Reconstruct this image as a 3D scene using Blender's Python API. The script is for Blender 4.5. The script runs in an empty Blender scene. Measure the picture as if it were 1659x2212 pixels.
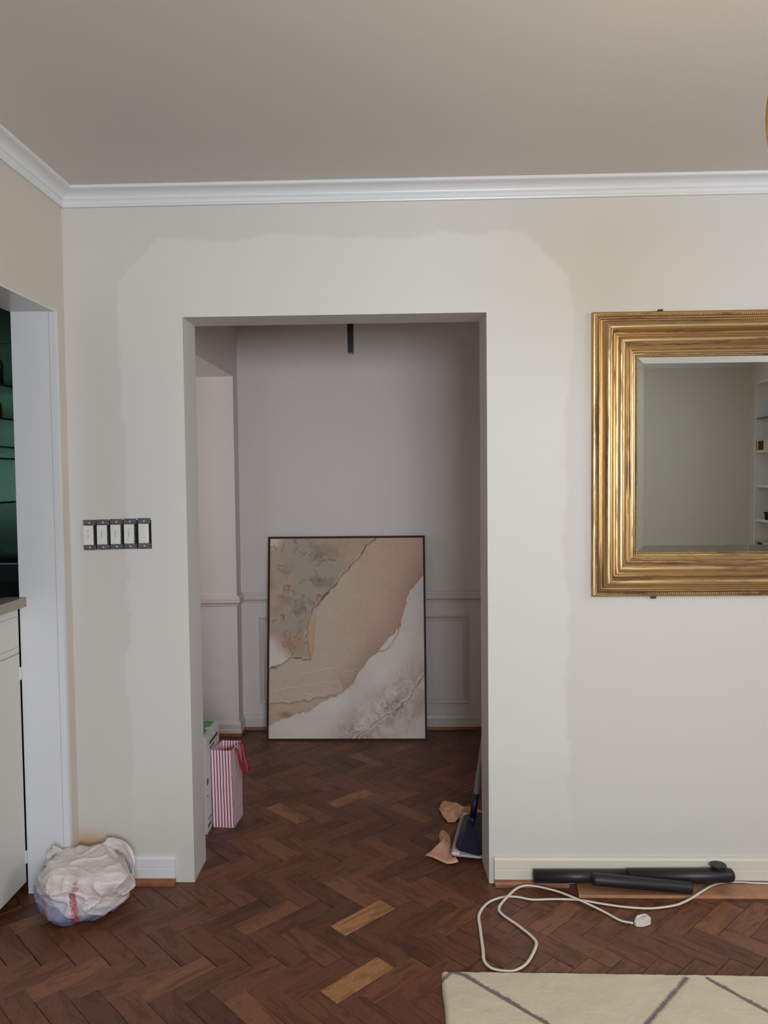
import bpy, bmesh, math, random
import numpy as np
from mathutils import Vector, Matrix, noise
C = bpy.context.scene.collection
sc = bpy.context.scene
# ---------------------------------------------------------------- camera
F, YAW, PITCH, ROLL = 1672.2, -0.027432, -0.043771, -0.010554
CX, CD, CZ = 1.19618, 2.72809, 1.45787
def _axes():
    cy, sy, cp, sp = math.cos(YAW), math.sin(YAW), math.cos(PITCH), math.sin(PITCH)
    f = Vector((sy*cp, cy*cp, sp)); r = Vector((cy, -sy, 0)); u = r.cross(f)
    cr, sr = math.cos(ROLL), math.sin(ROLL)
    return r*cr+u*sr, u*cr-r*sr, f
RX, UX, FX = _axes()
cam = bpy.data.cameras.new('camera'); camo = bpy.data.objects.new('camera', cam); C.objects.link(camo)
cam.sensor_fit = 'HORIZONTAL'; cam.sensor_width = 36; cam.lens = F/1659*36; cam.clip_start = .02
m = Matrix((RX, UX, -FX)).transposed().to_4x4(); m.translation = Vector((CX, -CD, CZ)); camo.matrix_world = m
sc.camera = camo
sc.view_settings.view_transform = 'Standard'; sc.view_settings.look = 'None'
sc.view_settings.gamma = 1; sc.view_settings.use_curve_mapping = False
sc.view_settings.exposure = 0.42
# ---------------------------------------------------------------- light
w = bpy.data.worlds.new('world'); sc.world = w; w.use_nodes = True
w.node_tree.nodes['Background'].inputs[0].default_value = (.75, .85, 1, 1)
w.node_tree.nodes['Background'].inputs[1].default_value = .6
def area(name, loc, rot, sx, sy, power, col):
    l = bpy.data.lights.new(name, 'AREA'); l.shape = 'RECTANGLE'; l.size = sx; l.size_y = sy; l.energy = power; l.color = col
    o = bpy.data.objects.new(name, l); C.objects.link(o); o.location = loc; o.rotation_euler = rot; return o
WIN = (1.25, 2.40, 1.15, 1.95)      # window in the wall behind the camera: x0,x1,z0,z1
area('window_daylight', ((WIN[0]+WIN[1])/2, -4.46, (WIN[2]+WIN[3])/2), (math.radians(90), 0, 0), WIN[1]-WIN[0], WIN[3]-WIN[2], 82, (.81, .90, 1))
area('fill_light_right', (4.40, -1.9, 1.80), (0, math.radians(90), 0), 1.0, 1.2, 17, (.78, .89, 1))  # added fill lamp, brightens the upper back wall; its source is unseen
area('side_room_fill', (-.88, 1.1, 1.5), (0, math.radians(-90), 0), 1.0, .7, 3.2, (.92, .93, 1))  # added lamp lifting the hall ambient; no known source in the side room

def _ray(u, v): return FX*F + RX*(u-829.5) - UX*(v-1106)
def _hit(u, v, ax, val):
    o = Vector((CX, -CD, CZ)); d = _ray(u, v); t = (val-o[ax])/d[ax]; return o+d*t
def FL(u, v, z=0): return _hit(u, v, 2, z)
def PY(u, v, y=0): return _hit(u, v, 1, y)
def PX(u, v, x=0): return _hit(u, v, 0, x)
def s2l(c): return tuple(((x/255)/12.92 if x/255 <= .04045 else ((x/255+.055)/1.055)**2.4) for x in c[:3])
# ---------------------------------------------------------------- materials
def mat(name, rgb, rough=.5, metal=0, bump=0, bscale=200, spec=.5, alpha=1, trans=0, mottle=0, mscale=8, vcol=None, sheen=0):
    m = bpy.data.materials.new(name); m.use_nodes = True; nt = m.node_tree; b = nt.nodes['Principled BSDF']
    col = s2l(rgb)
    b.inputs['Base Color'].default_value = (*col, 1); b.inputs['Roughness'].default_value = rough
    b.inputs['Metallic'].default_value = metal; b.inputs['Specular IOR Level'].default_value = spec
    b.inputs['Transmission Weight'].default_value = trans; b.inputs['Alpha'].default_value = alpha
    if sheen: b.inputs['Sheen Weight'].default_value = sheen
    tc = nt.nodes.new('ShaderNodeTexCoord')
    src = None
    if vcol:
        a = nt.nodes.new('ShaderNodeAttribute'); a.attribute_name = vcol; src = a.outputs['Color']; nt.links.new(src, b.inputs['Base Color'])
    if mottle:
        n = nt.nodes.new('ShaderNodeTexNoise'); n.inputs['Scale'].default_value = mscale; n.inputs['Detail'].default_value = 5
        nt.links.new(tc.outputs['Object'], n.inputs['Vector'])
        mr = nt.nodes.new('ShaderNodeMapRange'); mr.inputs['From Min'].default_value = .3; mr.inputs['From Max'].default_value = .7
        mr.inputs['To Min'].default_value = 1-mottle; mr.inputs['To Max'].default_value = 1+mottle
        nt.links.new(n.outputs['Fac'], mr.inputs['Value'])
        mx = nt.nodes.new('ShaderNodeVectorMath'); mx.operation = 'SCALE'
        if src: nt.links.new(src, mx.inputs[0])
        else: mx.inputs[0].default_value = col
        nt.links.new(mr.outputs[0], mx.inputs['Scale']); nt.links.new(mx.outputs[0], b.inputs['Base Color'])
    if bump:
        n = nt.nodes.new('ShaderNodeTexNoise'); n.inputs['Scale'].default_value = bscale; n.inputs['Detail'].default_value = 3
        nt.links.new(tc.outputs['Object'], n.inputs['Vector'])
        bp = nt.nodes.new('ShaderNodeBump'); bp.inputs['Strength'].default_value = bump; bp.inputs['Distance'].default_value = .002
        nt.links.new(n.outputs['Fac'], bp.inputs['Height']); nt.links.new(bp.outputs[0], b.inputs['Normal'])
    return m
def mnode(nt, op, a, b=None, clamp=False):
    n = nt.nodes.new('ShaderNodeMath'); n.operation = op; n.use_clamp = clamp
    for i, x in enumerate((a, b)):
        if x is None: continue
        if isinstance(x, (int, float)): n.inputs[i].default_value = x
        else: nt.links.new(x, n.inputs[i])
    return n.outputs[0]
WALLC = (210, 205, 198)
M = {}
M['paint'] = mat('wall_paint', WALLC, .55, bump=.12, bscale=260)
M['hallpaint'] = mat('hall_paint', (221, 213, 207), .55, bump=.1, bscale=260)
M['leftpaint'] = mat('left_wall_paint', (207, 197, 183), .55, bump=.1, bscale=260)
M['ceil'] = mat('ceiling_paint', (211, 203, 196), .8, bump=.15, bscale=180)
M['trim'] = mat('white_gloss_trim', (222, 222, 222), .32, bump=.05, bscale=60)
M['creamtrim'] = mat('cream_trim_paint', (216, 208, 192), .4)
M['halltrim'] = mat('hall_trim_paint', (216, 205, 196), .38)
M['shoe'] = mat('shoe_wood', (142, 88, 54), .45, mottle=.25, mscale=30)
M['plankwood'] = mat('plank_wood', (176, 126, 92), .5, mottle=.15, mscale=25)
M['white'] = mat('white_plastic', (225, 222, 215), .35)
M['cab'] = mat('cabinet_paint', (214, 210, 203), .35)
M['dark'] = mat('dark_void', (14, 12, 12), .8)
M['black'] = mat('black_plastic', (30, 28, 30), .42, bump=.1, bscale=300)
M['steel'] = mat('galvanised_steel', (120, 122, 122), .45, metal=.8, mottle=.3, mscale=150)
M['brown'] = mat('brown_frame', (58, 36, 28), .6, spec=.25)
M['counter'] = mat('taupe_counter', (150, 138, 124), .3, mottle=.06, mscale=60)
M['granite'] = mat('dark_granite', (44, 46, 42), .3, mottle=.3, mscale=120)
M['bronze'] = mat('dark_green_lining', (28, 44, 38), .2)
M['navy'] = mat('navy_plastic', (20, 24, 52), .4)
M['greyp'] = mat('grey_plastic', (176, 174, 170), .45)
M['tan'] = mat('tan_cloth', (212, 160, 130), .85, mottle=.12, mscale=30, bump=.4, bscale=120)
M['cord'] = mat('white_cord', (222, 212, 198), .45)
M['red'] = mat('red_ribbon', (150, 10, 34), .5)
M['wire'] = mat('grey_fibre', (62, 58, 58), .7)
M['green'] = mat('green_card', (60, 168, 92), .5, mottle=.25, mscale=60)
M['card'] = mat('white_card', (214, 204, 204), .55)
M['ink'] = mat('dark_ink', (48, 44, 50), .6)
M['cream'] = mat('cream_rope', (220, 212, 190), .8)
M['wool'] = mat('wool_pile', (220, 205, 180), .95, vcol='col', bump=.5, bscale=220, sheen=.3)
M['bagp'] = mat('translucent_film', (200, 190, 190), .35, vcol='col', bump=.1, bscale=40)
M['canvas'] = mat('painted_relief', (200, 180, 160), .7, vcol='col', bump=.15, bscale=500)
M['glass'] = mat('clear_glass', (235, 245, 240), .03, trans=1)
M['greenglass'] = mat('green_glass', (60, 130, 95), .05, trans=.8)
M['amber'] = mat('amber_glass', (250, 226, 178), .02, trans=1)
M['redliq'] = mat('dark_red_liquid', (96, 16, 20), .2, trans=.3)
M['brass'] = mat('brass', (214, 170, 90), .18, metal=1)
M['bulb'] = mat('lit_bulb', (255, 225, 180)); 
_b = M['bulb'].node_tree.nodes['Principled BSDF']; _b.inputs['Emission Color'].default_value = (1, .90, .76, 1); _b.inputs['Emission Strength'].default_value = 22
M['mirror'] = mat('mirror_glass', (222, 226, 216), .0, metal=1)
M['barmirror'] = mat('tinted_mirror', (54, 70, 60), .18, metal=1)
M['book'] = mat('book_cream', (205, 190, 165), .6); M['bookdark'] = mat('book_dark_label', (52, 34, 34), .5); M['slate'] = mat('slate_book', (72, 86, 100), .6)

def thin_glass(name, tint):
    m = bpy.data.materials.new(name); m.use_nodes = True; nt = m.node_tree; nt.nodes.remove(nt.nodes['Principled BSDF']); out = nt.nodes['Material Output']
    t = nt.nodes.new('ShaderNodeBsdfTransparent'); t.inputs[0].default_value = (*s2l(tint), 1); g = nt.nodes.new('ShaderNodeBsdfGlossy'); g.inputs['Roughness'].default_value = .03
    lw = nt.nodes.new('ShaderNodeLayerWeight'); lw.inputs[0].default_value = .10; mx = nt.nodes.new('ShaderNodeMixShader')
    nt.links.new(lw.outputs['Fresnel'], mx.inputs[0]); nt.links.new(t.outputs[0], mx.inputs[1]); nt.links.new(g.outputs[0], mx.inputs[2]); nt.links.new(mx.outputs[0], out.inputs[0]); return m
M['amber'] = thin_glass('amber_glass', (252, 243, 224))
def wallback_mat():
    m = M['paint'].copy(); m.name = 'wall_paint_patched'; nt = m.node_tree; b = nt.nodes['Principled BSDF']
    tc = nt.nodes.new('ShaderNodeTexCoord'); sp = nt.nodes.new('ShaderNodeSeparateXYZ')
    n = nt.nodes.new('ShaderNodeTexNoise'); n.inputs['Scale'].default_value = 2.2; n.inputs['Detail'].default_value = 7; n.inputs['Roughness'].default_value = .62
    nt.links.new(tc.outputs['Object'], n.inputs['Vector'])
    nz = mnode(nt, 'SUBTRACT', n.outputs['Fac'], .5); nz = mnode(nt, 'MULTIPLY', nz, .20)
    nt.links.new(tc.outputs['Object'], sp.inputs[0]); X, Z = sp.outputs[0], sp.outputs[2]
    # rounded box around the opening: left .19, right 1.77, top 2.32
    dx = mnode(nt, 'SUBTRACT', mnode(nt, 'ABSOLUTE', mnode(nt, 'SUBTRACT', X, .98)), .79)
    dz = mnode(nt, 'SUBTRACT', Z, 2.31)
    cut = mnode(nt, 'SUBTRACT', mnode(nt, 'ADD', mnode(nt, 'MULTIPLY', dx, .75), mnode(nt, 'MULTIPLY', dz, .66)), -.11)
    d = mnode(nt, 'MAXIMUM', mnode(nt, 'MAXIMUM', dx, dz), cut)
    d = mnode(nt, 'ADD', d, nz)
    mask = mnode(nt, 'MULTIPLY', d, -60, True)
    low = nt.nodes.new('ShaderNodeMapRange'); low.inputs['From Min'].default_value = .1; low.inputs['From Max'].default_value = .5
    nt.links.new(Z, low.inputs['Value']); mask = mnode(nt, 'MULTIPLY', mask, low.outputs[0])
    mx = nt.nodes.new('ShaderNodeMix'); mx.data_type = 'RGBA'; nt.links.new(mask, mx.inputs[0])
    mx.inputs[6].default_value = (*s2l((208, 203, 195)), 1); mx.inputs[7].default_value = (*s2l((215, 212, 205)), 1)
    # soft tan patch low in the left corner
    sx = mnode(nt, 'DIVIDE', mnode(nt, 'SUBTRACT', X, .03), .13); sz = mnode(nt, 'DIVIDE', mnode(nt, 'SUBTRACT', Z, .15), .06)
    r = mnode(nt, 'SQRT', mnode(nt, 'ADD', mnode(nt, 'MULTIPLY', sx, sx), mnode(nt, 'MULTIPLY', sz, sz)))
    st = mnode(nt, 'MULTIPLY', mnode(nt, 'SUBTRACT', 1.0, mnode(nt, 'ADD', r, nz)), .9, True)
    m2 = nt.nodes.new('ShaderNodeMix'); m2.data_type = 'RGBA'; nt.links.new(st, m2.inputs[0]); nt.links.new(mx.outputs[2], m2.inputs[6])
    m2.inputs[7].default_value = (*s2l((205, 160, 118)), 1)
    nt.links.new(m2.outputs[2], b.inputs['Base Color'])
    return m
M['wallback'] = wallback_mat()

def wood_mat(name, attr):
    m = bpy.data.materials.new(name); m.use_nodes = True; nt = m.node_tree; b = nt.nodes['Principled BSDF']
    if attr: a = nt.nodes.new('ShaderNodeAttribute'); a.attribute_name = 'col'; co = a.outputs['Color']
    else: a = nt.nodes.new('ShaderNodeObjectInfo'); co = a.outputs['Color']
    s = nt.nodes.new('ShaderNodeSeparateColor'); nt.links.new(co, s.inputs[0])
    uv = nt.nodes.new('ShaderNodeUVMap'); uv.uv_map = 'uv'
    cb = nt.nodes.new('ShaderNodeCombineXYZ'); nt.links.new(mnode(nt, 'MULTIPLY', s.outputs[1], 37), cb.inputs[0]); nt.links.new(mnode(nt, 'MULTIPLY', s.outputs[2], 53), cb.inputs[1])
    ad = nt.nodes.new('ShaderNodeVectorMath'); ad.operation = 'ADD'; nt.links.new(uv.outputs[0], ad.inputs[0]); nt.links.new(cb.outputs[0], ad.inputs[1])
    def nz(sx, sy, det, dist=0):
        mp = nt.nodes.new('ShaderNodeVectorMath'); mp.operation = 'MULTIPLY'; mp.inputs[1].default_value = (sx, sy, 1)
        nt.links.new(ad.outputs[0], mp.inputs[0]); n = nt.nodes.new('ShaderNodeTexNoise'); n.inputs['Scale'].default_value = 1
        n.inputs['Detail'].default_value = det; n.inputs['Distortion'].default_value = dist
        nt.links.new(mp.outputs[0], n.inputs['Vector']); return n.outputs['Fac']
    big = nz(6, 26, 3, 1.2); fine = nz(28, 420, 3, .3); fleck = nz(16, 60, 4, 1.5)
    # dark cathedral streaks
    st = mnode(nt, 'MULTIPLY', mnode(nt, 'SUBTRACT', big, .50), 9, True)
    rings = mnode(nt, 'SINE', mnode(nt, 'MULTIPLY', big, 60)); rings = mnode(nt, 'MULTIPLY', mnode(nt, 'ADD', rings, 1), .5)
    fl = mnode(nt, 'MULTIPLY', mnode(nt, 'SUBTRACT', fleck, .60), 9, True)
    g = mnode(nt, 'MULTIPLY', st, .34); g = mnode(nt, 'ADD', g, mnode(nt, 'MULTIPLY', rings, .16))
    g = mnode(nt, 'ADD', g, mnode(nt, 'MULTIPLY', fine, .34)); g = mnode(nt, 'ADD', g, mnode(nt, 'MULTIPLY', fl, .3))
    k = mnode(nt, 'SUBTRACT', 1.22, g)
    ramp = nt.nodes.new('ShaderNodeValToRGB'); cr = ramp.color_ramp
    cr.elements[0].position = 0; cr.elements[0].color = (*s2l((78, 47, 34)), 1)
    cr.elements[1].position = 1; cr.elements[1].color = (*s2l((196, 140, 90)), 1)
    e = cr.elements.new(.35); e.color = (*s2l((112, 70, 50)), 1); e = cr.elements.new(.6); e.color = (*s2l((138, 90, 62)), 1)
    nt.links.new(s.outputs[0], ramp.inputs[0])
    mx = nt.nodes.new('ShaderNodeVectorMath'); mx.operation = 'SCALE'; nt.links.new(ramp.outputs[0], mx.inputs[0]); nt.links.new(k, mx.inputs['Scale'])
    nt.links.new(mx.outputs[0], b.inputs['Base Color'])
    b.inputs['Roughness'].default_value = .42; b.inputs['Specular IOR Level'].default_value = .35
    bp = nt.nodes.new('ShaderNodeBump'); bp.inputs['Strength'].default_value = .25; bp.inputs['Distance'].default_value = .001
    nt.links.new(fine, bp.inputs['Height']); nt.links.new(bp.outputs[0], b.inputs['Normal'])
    return m
M['parq'] = wood_mat('parquet_wood', False); M['parqs'] = wood_mat('parquet_wood_joined', True)

def gold_mat():
    m = bpy.data.materials.new('worn_gold_leaf'); m.use_nodes = True; nt = m.node_tree; b = nt.nodes['Principled BSDF']
    uv = nt.nodes.new('ShaderNodeUVMap'); uv.uv_map = 'uv'
    def nz(sx, sy, det, dist):
        mp = nt.nodes.new('ShaderNodeVectorMath'); mp.operation = 'MULTIPLY'; mp.inputs[1].default_value = (sx, sy, 1)
        nt.links.new(uv.outputs[0], mp.inputs[0]); n = nt.nodes.new('ShaderNodeTexNoise'); n.inputs['Scale'].default_value = 1
        n.inputs['Detail'].default_value = det; n.inputs['Distortion'].default_value = dist
        nt.links.new(mp.outputs[0], n.inputs['Vector']); return n.outputs['Fac']
    a = nz(2.2, 34, 7, .9); c = nz(14, 130, 4, .8)
    f = mnode(nt, 'ADD', mnode(nt, 'MULTIPLY', a, .7), mnode(nt, 'MULTIPLY', c, .3))
    f = mnode(nt, 'MULTIPLY', mnode(nt, 'SUBTRACT', f, .50), 10, True)
    mx = nt.nodes.new('ShaderNodeMix'); mx.data_type = 'RGBA'; nt.links.new(mnode(nt, 'MULTIPLY', f, .8), mx.inputs[0])
    mx.inputs[6].default_value = (*s2l((200, 168, 120)), 1); mx.inputs[7].default_value = (*s2l((104, 62, 48)), 1)
    nt.links.new(mx.outputs[2], b.inputs['Base Color'])
    nt.links.new(mnode(nt, 'SUBTRACT', 1, mnode(nt, 'MULTIPLY', f, .45)), b.inputs['Metallic'])
    b.inputs['Roughness'].default_value = .33
    bp = nt.nodes.new('ShaderNodeBump'); bp.inputs['Strength'].default_value = .07; bp.inputs['Distance'].default_value = .002
    nt.links.new(c, bp.inputs['Height']); nt.links.new(bp.outputs[0], b.inputs['Normal'])
    return m
M['gold'] = gold_mat()
def stripe_mat():
    m = mat('red_striped_paper', (240, 225, 230), .5); nt = m.node_tree; b = nt.nodes['Principled BSDF']
    uv = nt.nodes.new('ShaderNodeUVMap'); uv.uv_map = 'uv'; sp = nt.nodes.new('ShaderNodeSeparateXYZ'); nt.links.new(uv.outputs[0], sp.inputs[0])
    fr = mnode(nt, 'FRACT', mnode(nt, 'DIVIDE', sp.outputs[0], .01275)); k = mnode(nt, 'GREATER_THAN', fr, .66)
    mx = nt.nodes.new('ShaderNodeMix'); mx.data_type = 'RGBA'; nt.links.new(k, mx.inputs[0])
    mx.inputs[6].default_value = (*s2l((238, 212, 220)), 1); mx.inputs[7].default_value = (*s2l((140, 12, 40)), 1)
    nt.links.new(mx.outputs[2], b.inputs['Base Color']); return m
M['stripe'] = stripe_mat()
# ---------------------------------------------------------------- object helpers
def tag(o, label=None, cat=None, group=None, kind=None):
    if label: o['label'] = label
    if cat: o['category'] = cat
    if group: o['group'] = group
    if kind: o['kind'] = kind
    return o
def thing(name, label, cat, loc, group=None):
    o = bpy.data.objects.new(name, None); C.objects.link(o); o.location = loc; o.empty_display_size = .05
    return tag(o, label, cat, group)
def wpos(o):
    v = Vector(o.location)
    while o.parent: o = o.parent; v = v+Vector(o.location)
    return v
class MB:
    def __init__(s): s.v = []; s.f = []; s.uv = {}; s.mi = []
    def add(s, vs, fs):
        n = len(s.v); s.v += [tuple(v) for v in vs]; s.f += [tuple(i+n for i in f) for f in fs]; return s
    def box(s, x0, x1, y0, y1, z0, z1):
        return s.add([(x, y, z) for z in (z0, z1) for y in (y0, y1) for x in (x0, x1)],
                     [(0, 2, 3, 1), (4, 5, 7, 6), (0, 1, 5, 4), (2, 6, 7, 3), (0, 4, 6, 2), (1, 3, 7, 5)])
    def tube(s, pts, r, n=10, cap=True, rb=None):
        pts = [Vector(p) for p in pts]; rs = r if isinstance(r, (list, tuple)) else [r]*len(pts)
        base = len(s.v); up = None
        for i, p in enumerate(pts):
            t = (pts[min(i+1, len(pts)-1)]-pts[max(i-1, 0)]).normalized()
            if up is None:
                up = Vector((0, 0, 1)) if abs(t.z) < .9 else Vector((0, 1, 0))
            a = (up-t*up.dot(t)).normalized(); up = a; bb = t.cross(a)
            for k in range(n):
                an = 2*math.pi*k/n
                s.v.append(tuple(p+a*(math.sin(an)*rs[i]*(rb or 1))+bb*(math.cos(an)*rs[i])))
        for i in range(len(pts)-1):
            for k in range(n):
                a0 = base+i*n+k; a1 = base+i*n+(k+1) % n; s.f.append((a0, a1, a1+n, a0+n))
        if cap:
            s.f.append(tuple(base+k for k in range(n))[::-1]); s.f.append(tuple(base+(len(pts)-1)*n+k for k in range(n)))
        return s
    def lathe(s, prof, c, n=24):   # prof (r,z)
        base = len(s.v)
        for r, z in prof:
            for k in range(n):
                a = 2*math.pi*k/n; s.v.append((c[0]+r*math.cos(a), c[1]+r*math.sin(a), c[2]+z))
        for i in range(len(prof)-1):
            for k in range(n):
                a0 = base+i*n+k; a1 = base+i*n+(k+1) % n; s.f.append((a0, a1, a1+n, a0+n))
        return s
    def build(s, name, m, parent=None, smooth=False, bevel=0, kind=None, flip=False):
        me = bpy.data.meshes.new(name); off = wpos(parent) if parent else Vector((0, 0, 0))
        me.from_pydata([tuple(Vector(v)-off) for v in s.v], [], s.f); me.materials.append(m); me.update()
        bm = bmesh.new(); bm.from_mesh(me); bmesh.ops.recalc_face_normals(bm, faces=bm.faces[:])
        if bevel: bmesh.ops.bevel(bm, geom=bm.edges[:], offset=bevel, segments=2, affect='EDGES', profile=.6)
        bm.to_mesh(me); bm.free()
        if smooth: me.polygons.foreach_set('use_smooth', [True]*len(me.polygons)); 
        o = bpy.data.objects.new(name, me); C.objects.link(o)
        if parent: o.parent = parent
        if kind: o['kind'] = kind
        return o
def struct(name, mb, m, parent=None, **k): return mb.build(name, m, parent, kind=None if parent else 'structure', **k)
def sweep(path, prof, closed=False, mapf=None, side=1):
    """path in plane (p,q); prof (d,h): d offset to the left of travel * side, h third coordinate. mapf(p,q,h)->xyz. returns verts, faces, uvs"""
    n = len(path); P = [Vector((p[0], p[1])) for p in path]; mapf = mapf or (lambda a, b, h: (a, b, h)); V = []; U = []
    L = [0]
    for i in range(1, n): L.append(L[-1]+(P[i]-P[i-1]).length)
    for i in range(n):
        dp = (P[i]-P[i-1]).normalized() if (i > 0 or closed) else None
        dn = (P[(i+1) % n]-P[i]).normalized() if (i < n-1 or closed) else None
        if dp is None: dp = dn
        if dn is None: dn = dp
        na = Vector((-dp.y, dp.x)); nb = Vector((-dn.y, dn.x)); mm = (na+nb); mm = mm/ (mm.dot(na))
        for d, h in prof:
            q = P[i]+mm*d*side; V.append(mapf(q.x, q.y, h)); U.append((L[i], d+h*.5))
    k = len(prof); Fs = []
    for i in range(n if closed else n-1):
        j = (i+1) % n
        for a in range(k-1): Fs.append((i*k+a, i*k+a+1, j*k+a+1, j*k+a))
    if not closed:
        Fs.append(tuple(range(k))); Fs.append(tuple(range((n-1)*k, n*k))[::-1])
    return V, Fs, U
def smooth_path(pts, n=8):
    P = [Vector(p) for p in pts]; P = [P[0]*2-P[1]]+P+[P[-1]*2-P[-2]]; out = []
    for i in range(1, len(P)-2):
        for k in range(n):
            t = k/n; a, b, c, d = P[i-1], P[i], P[i+1], P[i+2]
            out.append(.5*((2*b)+(c-a)*t+(2*a-5*b+4*c-d)*t*t+(3*b-a-3*c+d)*t*t*t))
    out.append(P[-2]); return out
def setcol(me, cols):
    a = me.color_attributes.new('col', 'FLOAT_COLOR', 'POINT'); a.data.foreach_set('color', np.asarray(cols, dtype=np.float32).ravel())
# ---------------------------------------------------------------- setting
CE = 2.472; XR = 4.30; YB = -4.35; XL, XO = .4197, 1.4851; TH = .162; ZO = 2.030; YH = 1.715; XHR = 1.66; XHL = .24
W = MB()                                                            # wall with the cased opening
W.box(-.155, XL, 0, TH, 0, CE); W.box(XO, XR+.1, 0, TH, 0, CE); W.box(XL, XO, 0, TH, ZO, CE)
W.v = [(x-.009, y, z) if abs(x-XO) < 1e-6 and y > .1 else (x, y, z) for x, y, z in W.v]
wb = struct('wall_back', W, M['wallback'])
W = MB(); SX = -.152                                                # left wall: stub at the corner, header over the bar niche, rest out of frame
W.box(SX, 0, -.078, 0, 0, 2.043); W.box(SX, 0, -1.8, 0, 2.043, CE); W.box(SX, 0, YB, -1.8, 0, CE)
struct('wall_left', W, M['leftpaint'])
W = MB(); W.box(-.0185, .0030, -.0815, -.0781, 0.0, 2.040); W.box(.0002, .0030, -.0781, -.062, 0, 2.0425)
struct('trim_2', W, M['trim'])
W = MB(); W.box(SX+.0005, -.0205, -.0805, -.078, 0, 2.0425)
struct('trim_3', W, M['trim'])
W = MB(); W.box(SX+.0005, .0012, -1.79, -.078, 2.0405, 2.0435); W.box(.0003, .0025, -1.8, -.062, 2.043, 2.045)
struct('trim_4', W, M['trim'])
W = MB()                                                            # right wall with the bookcase recess
W.box(XR, XR+.1, -2.9, 0, 0, 1.28); W.box(XR, XR+.1, -2.9, -2.55, 1.28, 2.32); W.box(XR, XR+.1, -1.25, 0, 1.28, 2.32); W.box(XR, XR+.1, -2.9, 0, 2.32, CE)
W.box(XR, XR+.35, -4.28, -2.9, 2.27, CE); W.box(XR, XR+.35, YB, -4.28, 0, CE)
struct('wall_right', W, M['paint'])
W = MB(); W.box(0, WIN[0], YB-.1, YB, 0, CE); W.box(WIN[1], XR+.35, YB-.1, YB, 0, CE)
W.box(WIN[0], WIN[1], YB-.1, YB, 0, WIN[2]); W.box(WIN[0], WIN[1], YB-.1, YB, WIN[3], CE)
struct('wall_front', W, M['paint'])
W = MB(); x0, x1, z0, z1 = WIN
for b in ((x0, x0+.04, z0, z1), (x1-.04, x1, z0, z1), (x0+.04, x1-.04, z0, z0+.04), (x0+.04, x1-.04, z1-.04, z1), ((x0+x1)/2-.02, (x0+x1)/2+.02, z0+.04, z1-.04)):
    W.box(b[0], b[1], YB-.07, YB-.03, b[2], b[3])
struct('window_1', W, M['trim'])
W = MB(); 
for b in ((-2.55, -2.51, 1.28, 2.32), (-1.29, -1.25, 1.28, 2.32), (-2.51, -1.29, 1.28, 1.32), (-2.51, -1.29, 2.28, 2.32), (-1.92, -1.88, 1.32, 2.28)):
    W.box(XR+.03, XR+.07, b[0], b[1], b[2], b[3])
struct('added_window_right', W, M['trim'])  # unseen window, added to go with the right fill lamp
W = MB(); W.box(-1.2, XR+.4, YB-.1, 2.4, CE, CE+.05); struct('ceiling', W, M['ceil'])
# hall and side room
W = MB(); W.box(XHL, XHR+.1, YH, YH+.08, 0, CE); struct('wall_hall_back', W, M['hallpaint'])
W = MB(); W.box(-1.0, XHL, 1.6, YH+.08, 0, CE); struct('wall_hall_pier', W, M['hallpaint'])
W = MB(); W.box(XHR, XHR+.08, TH, YH, 0, CE); struct('wall_hall_right', W, M['hallpaint'])
W = MB(); W.box(.05, XHL, TH, .68, 0, CE); W.box(.05, XHL, .68, 1.6, 2.034, CE); struct('wall_hall_left', W, M['hallpaint'])
W = MB(); W.box(-1.0, -.92, .68, 1.6, 0, CE); W.box(-1.0, .05, .60, .68, 0, CE); struct('wall_side_room', W, M['hallpaint'])
# crown moulding all round the room
cp = [(0, 2.414), (.012, 2.414), (.0135, 2.419), (.0105, 2.424), (.0105, 2.434), (.014, 2.4365), (.014, 2.439)]
for i in range(7):
    t = i/6*math.pi/2; cp.append((.018+.034*(1-math.cos(t)), 2.439+.021*math.sin(t)))
cp += [(.054, 2.4605), (.0605, 2.462), (.0605, 2.472), (0, 2.472)]
V, Fs, _ = sweep([(0, YB), (XR, YB), (XR, 0), (0, 0)], cp+[cp[0]], closed=True)
struct('trim_1', MB().add(V, Fs), M['trim'])
bp_ = [(0, .022), (.016, .022), (.016, .056), (.0145, .0575), (.0145, .0595), (.016, .061), (.016, .092), (.011, .099), (.004, .101), (0, .101)]
sh_ = [(0, 0), (.030, 0), (.029, .010), (.024, .018), (.016, .0215), (0, .0215)]
for nm, pa in (('baseboard_back', [(.354, 0), (0.0, 0)]), ('baseboard_back', [(XR, 0), (1.503, 0)]), ('baseboard_front', [(0, YB), (XR, YB)])):
    V, Fs, _ = sweep(pa, bp_+[bp_[0]]); struct(nm, MB().add(V, Fs), M['creamtrim'] if pa[0][0] == XR else M['trim'])
for nm, pa in (('trim_5', [(.352, 0), (0, 0)]), ('trim_6', [(1.765, 0), (1.5035, 0)])):
    V, Fs, _ = sweep(pa, sh_+[sh_[0]]); struct(nm, MB().add(V, Fs), M['shoe'])
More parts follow.
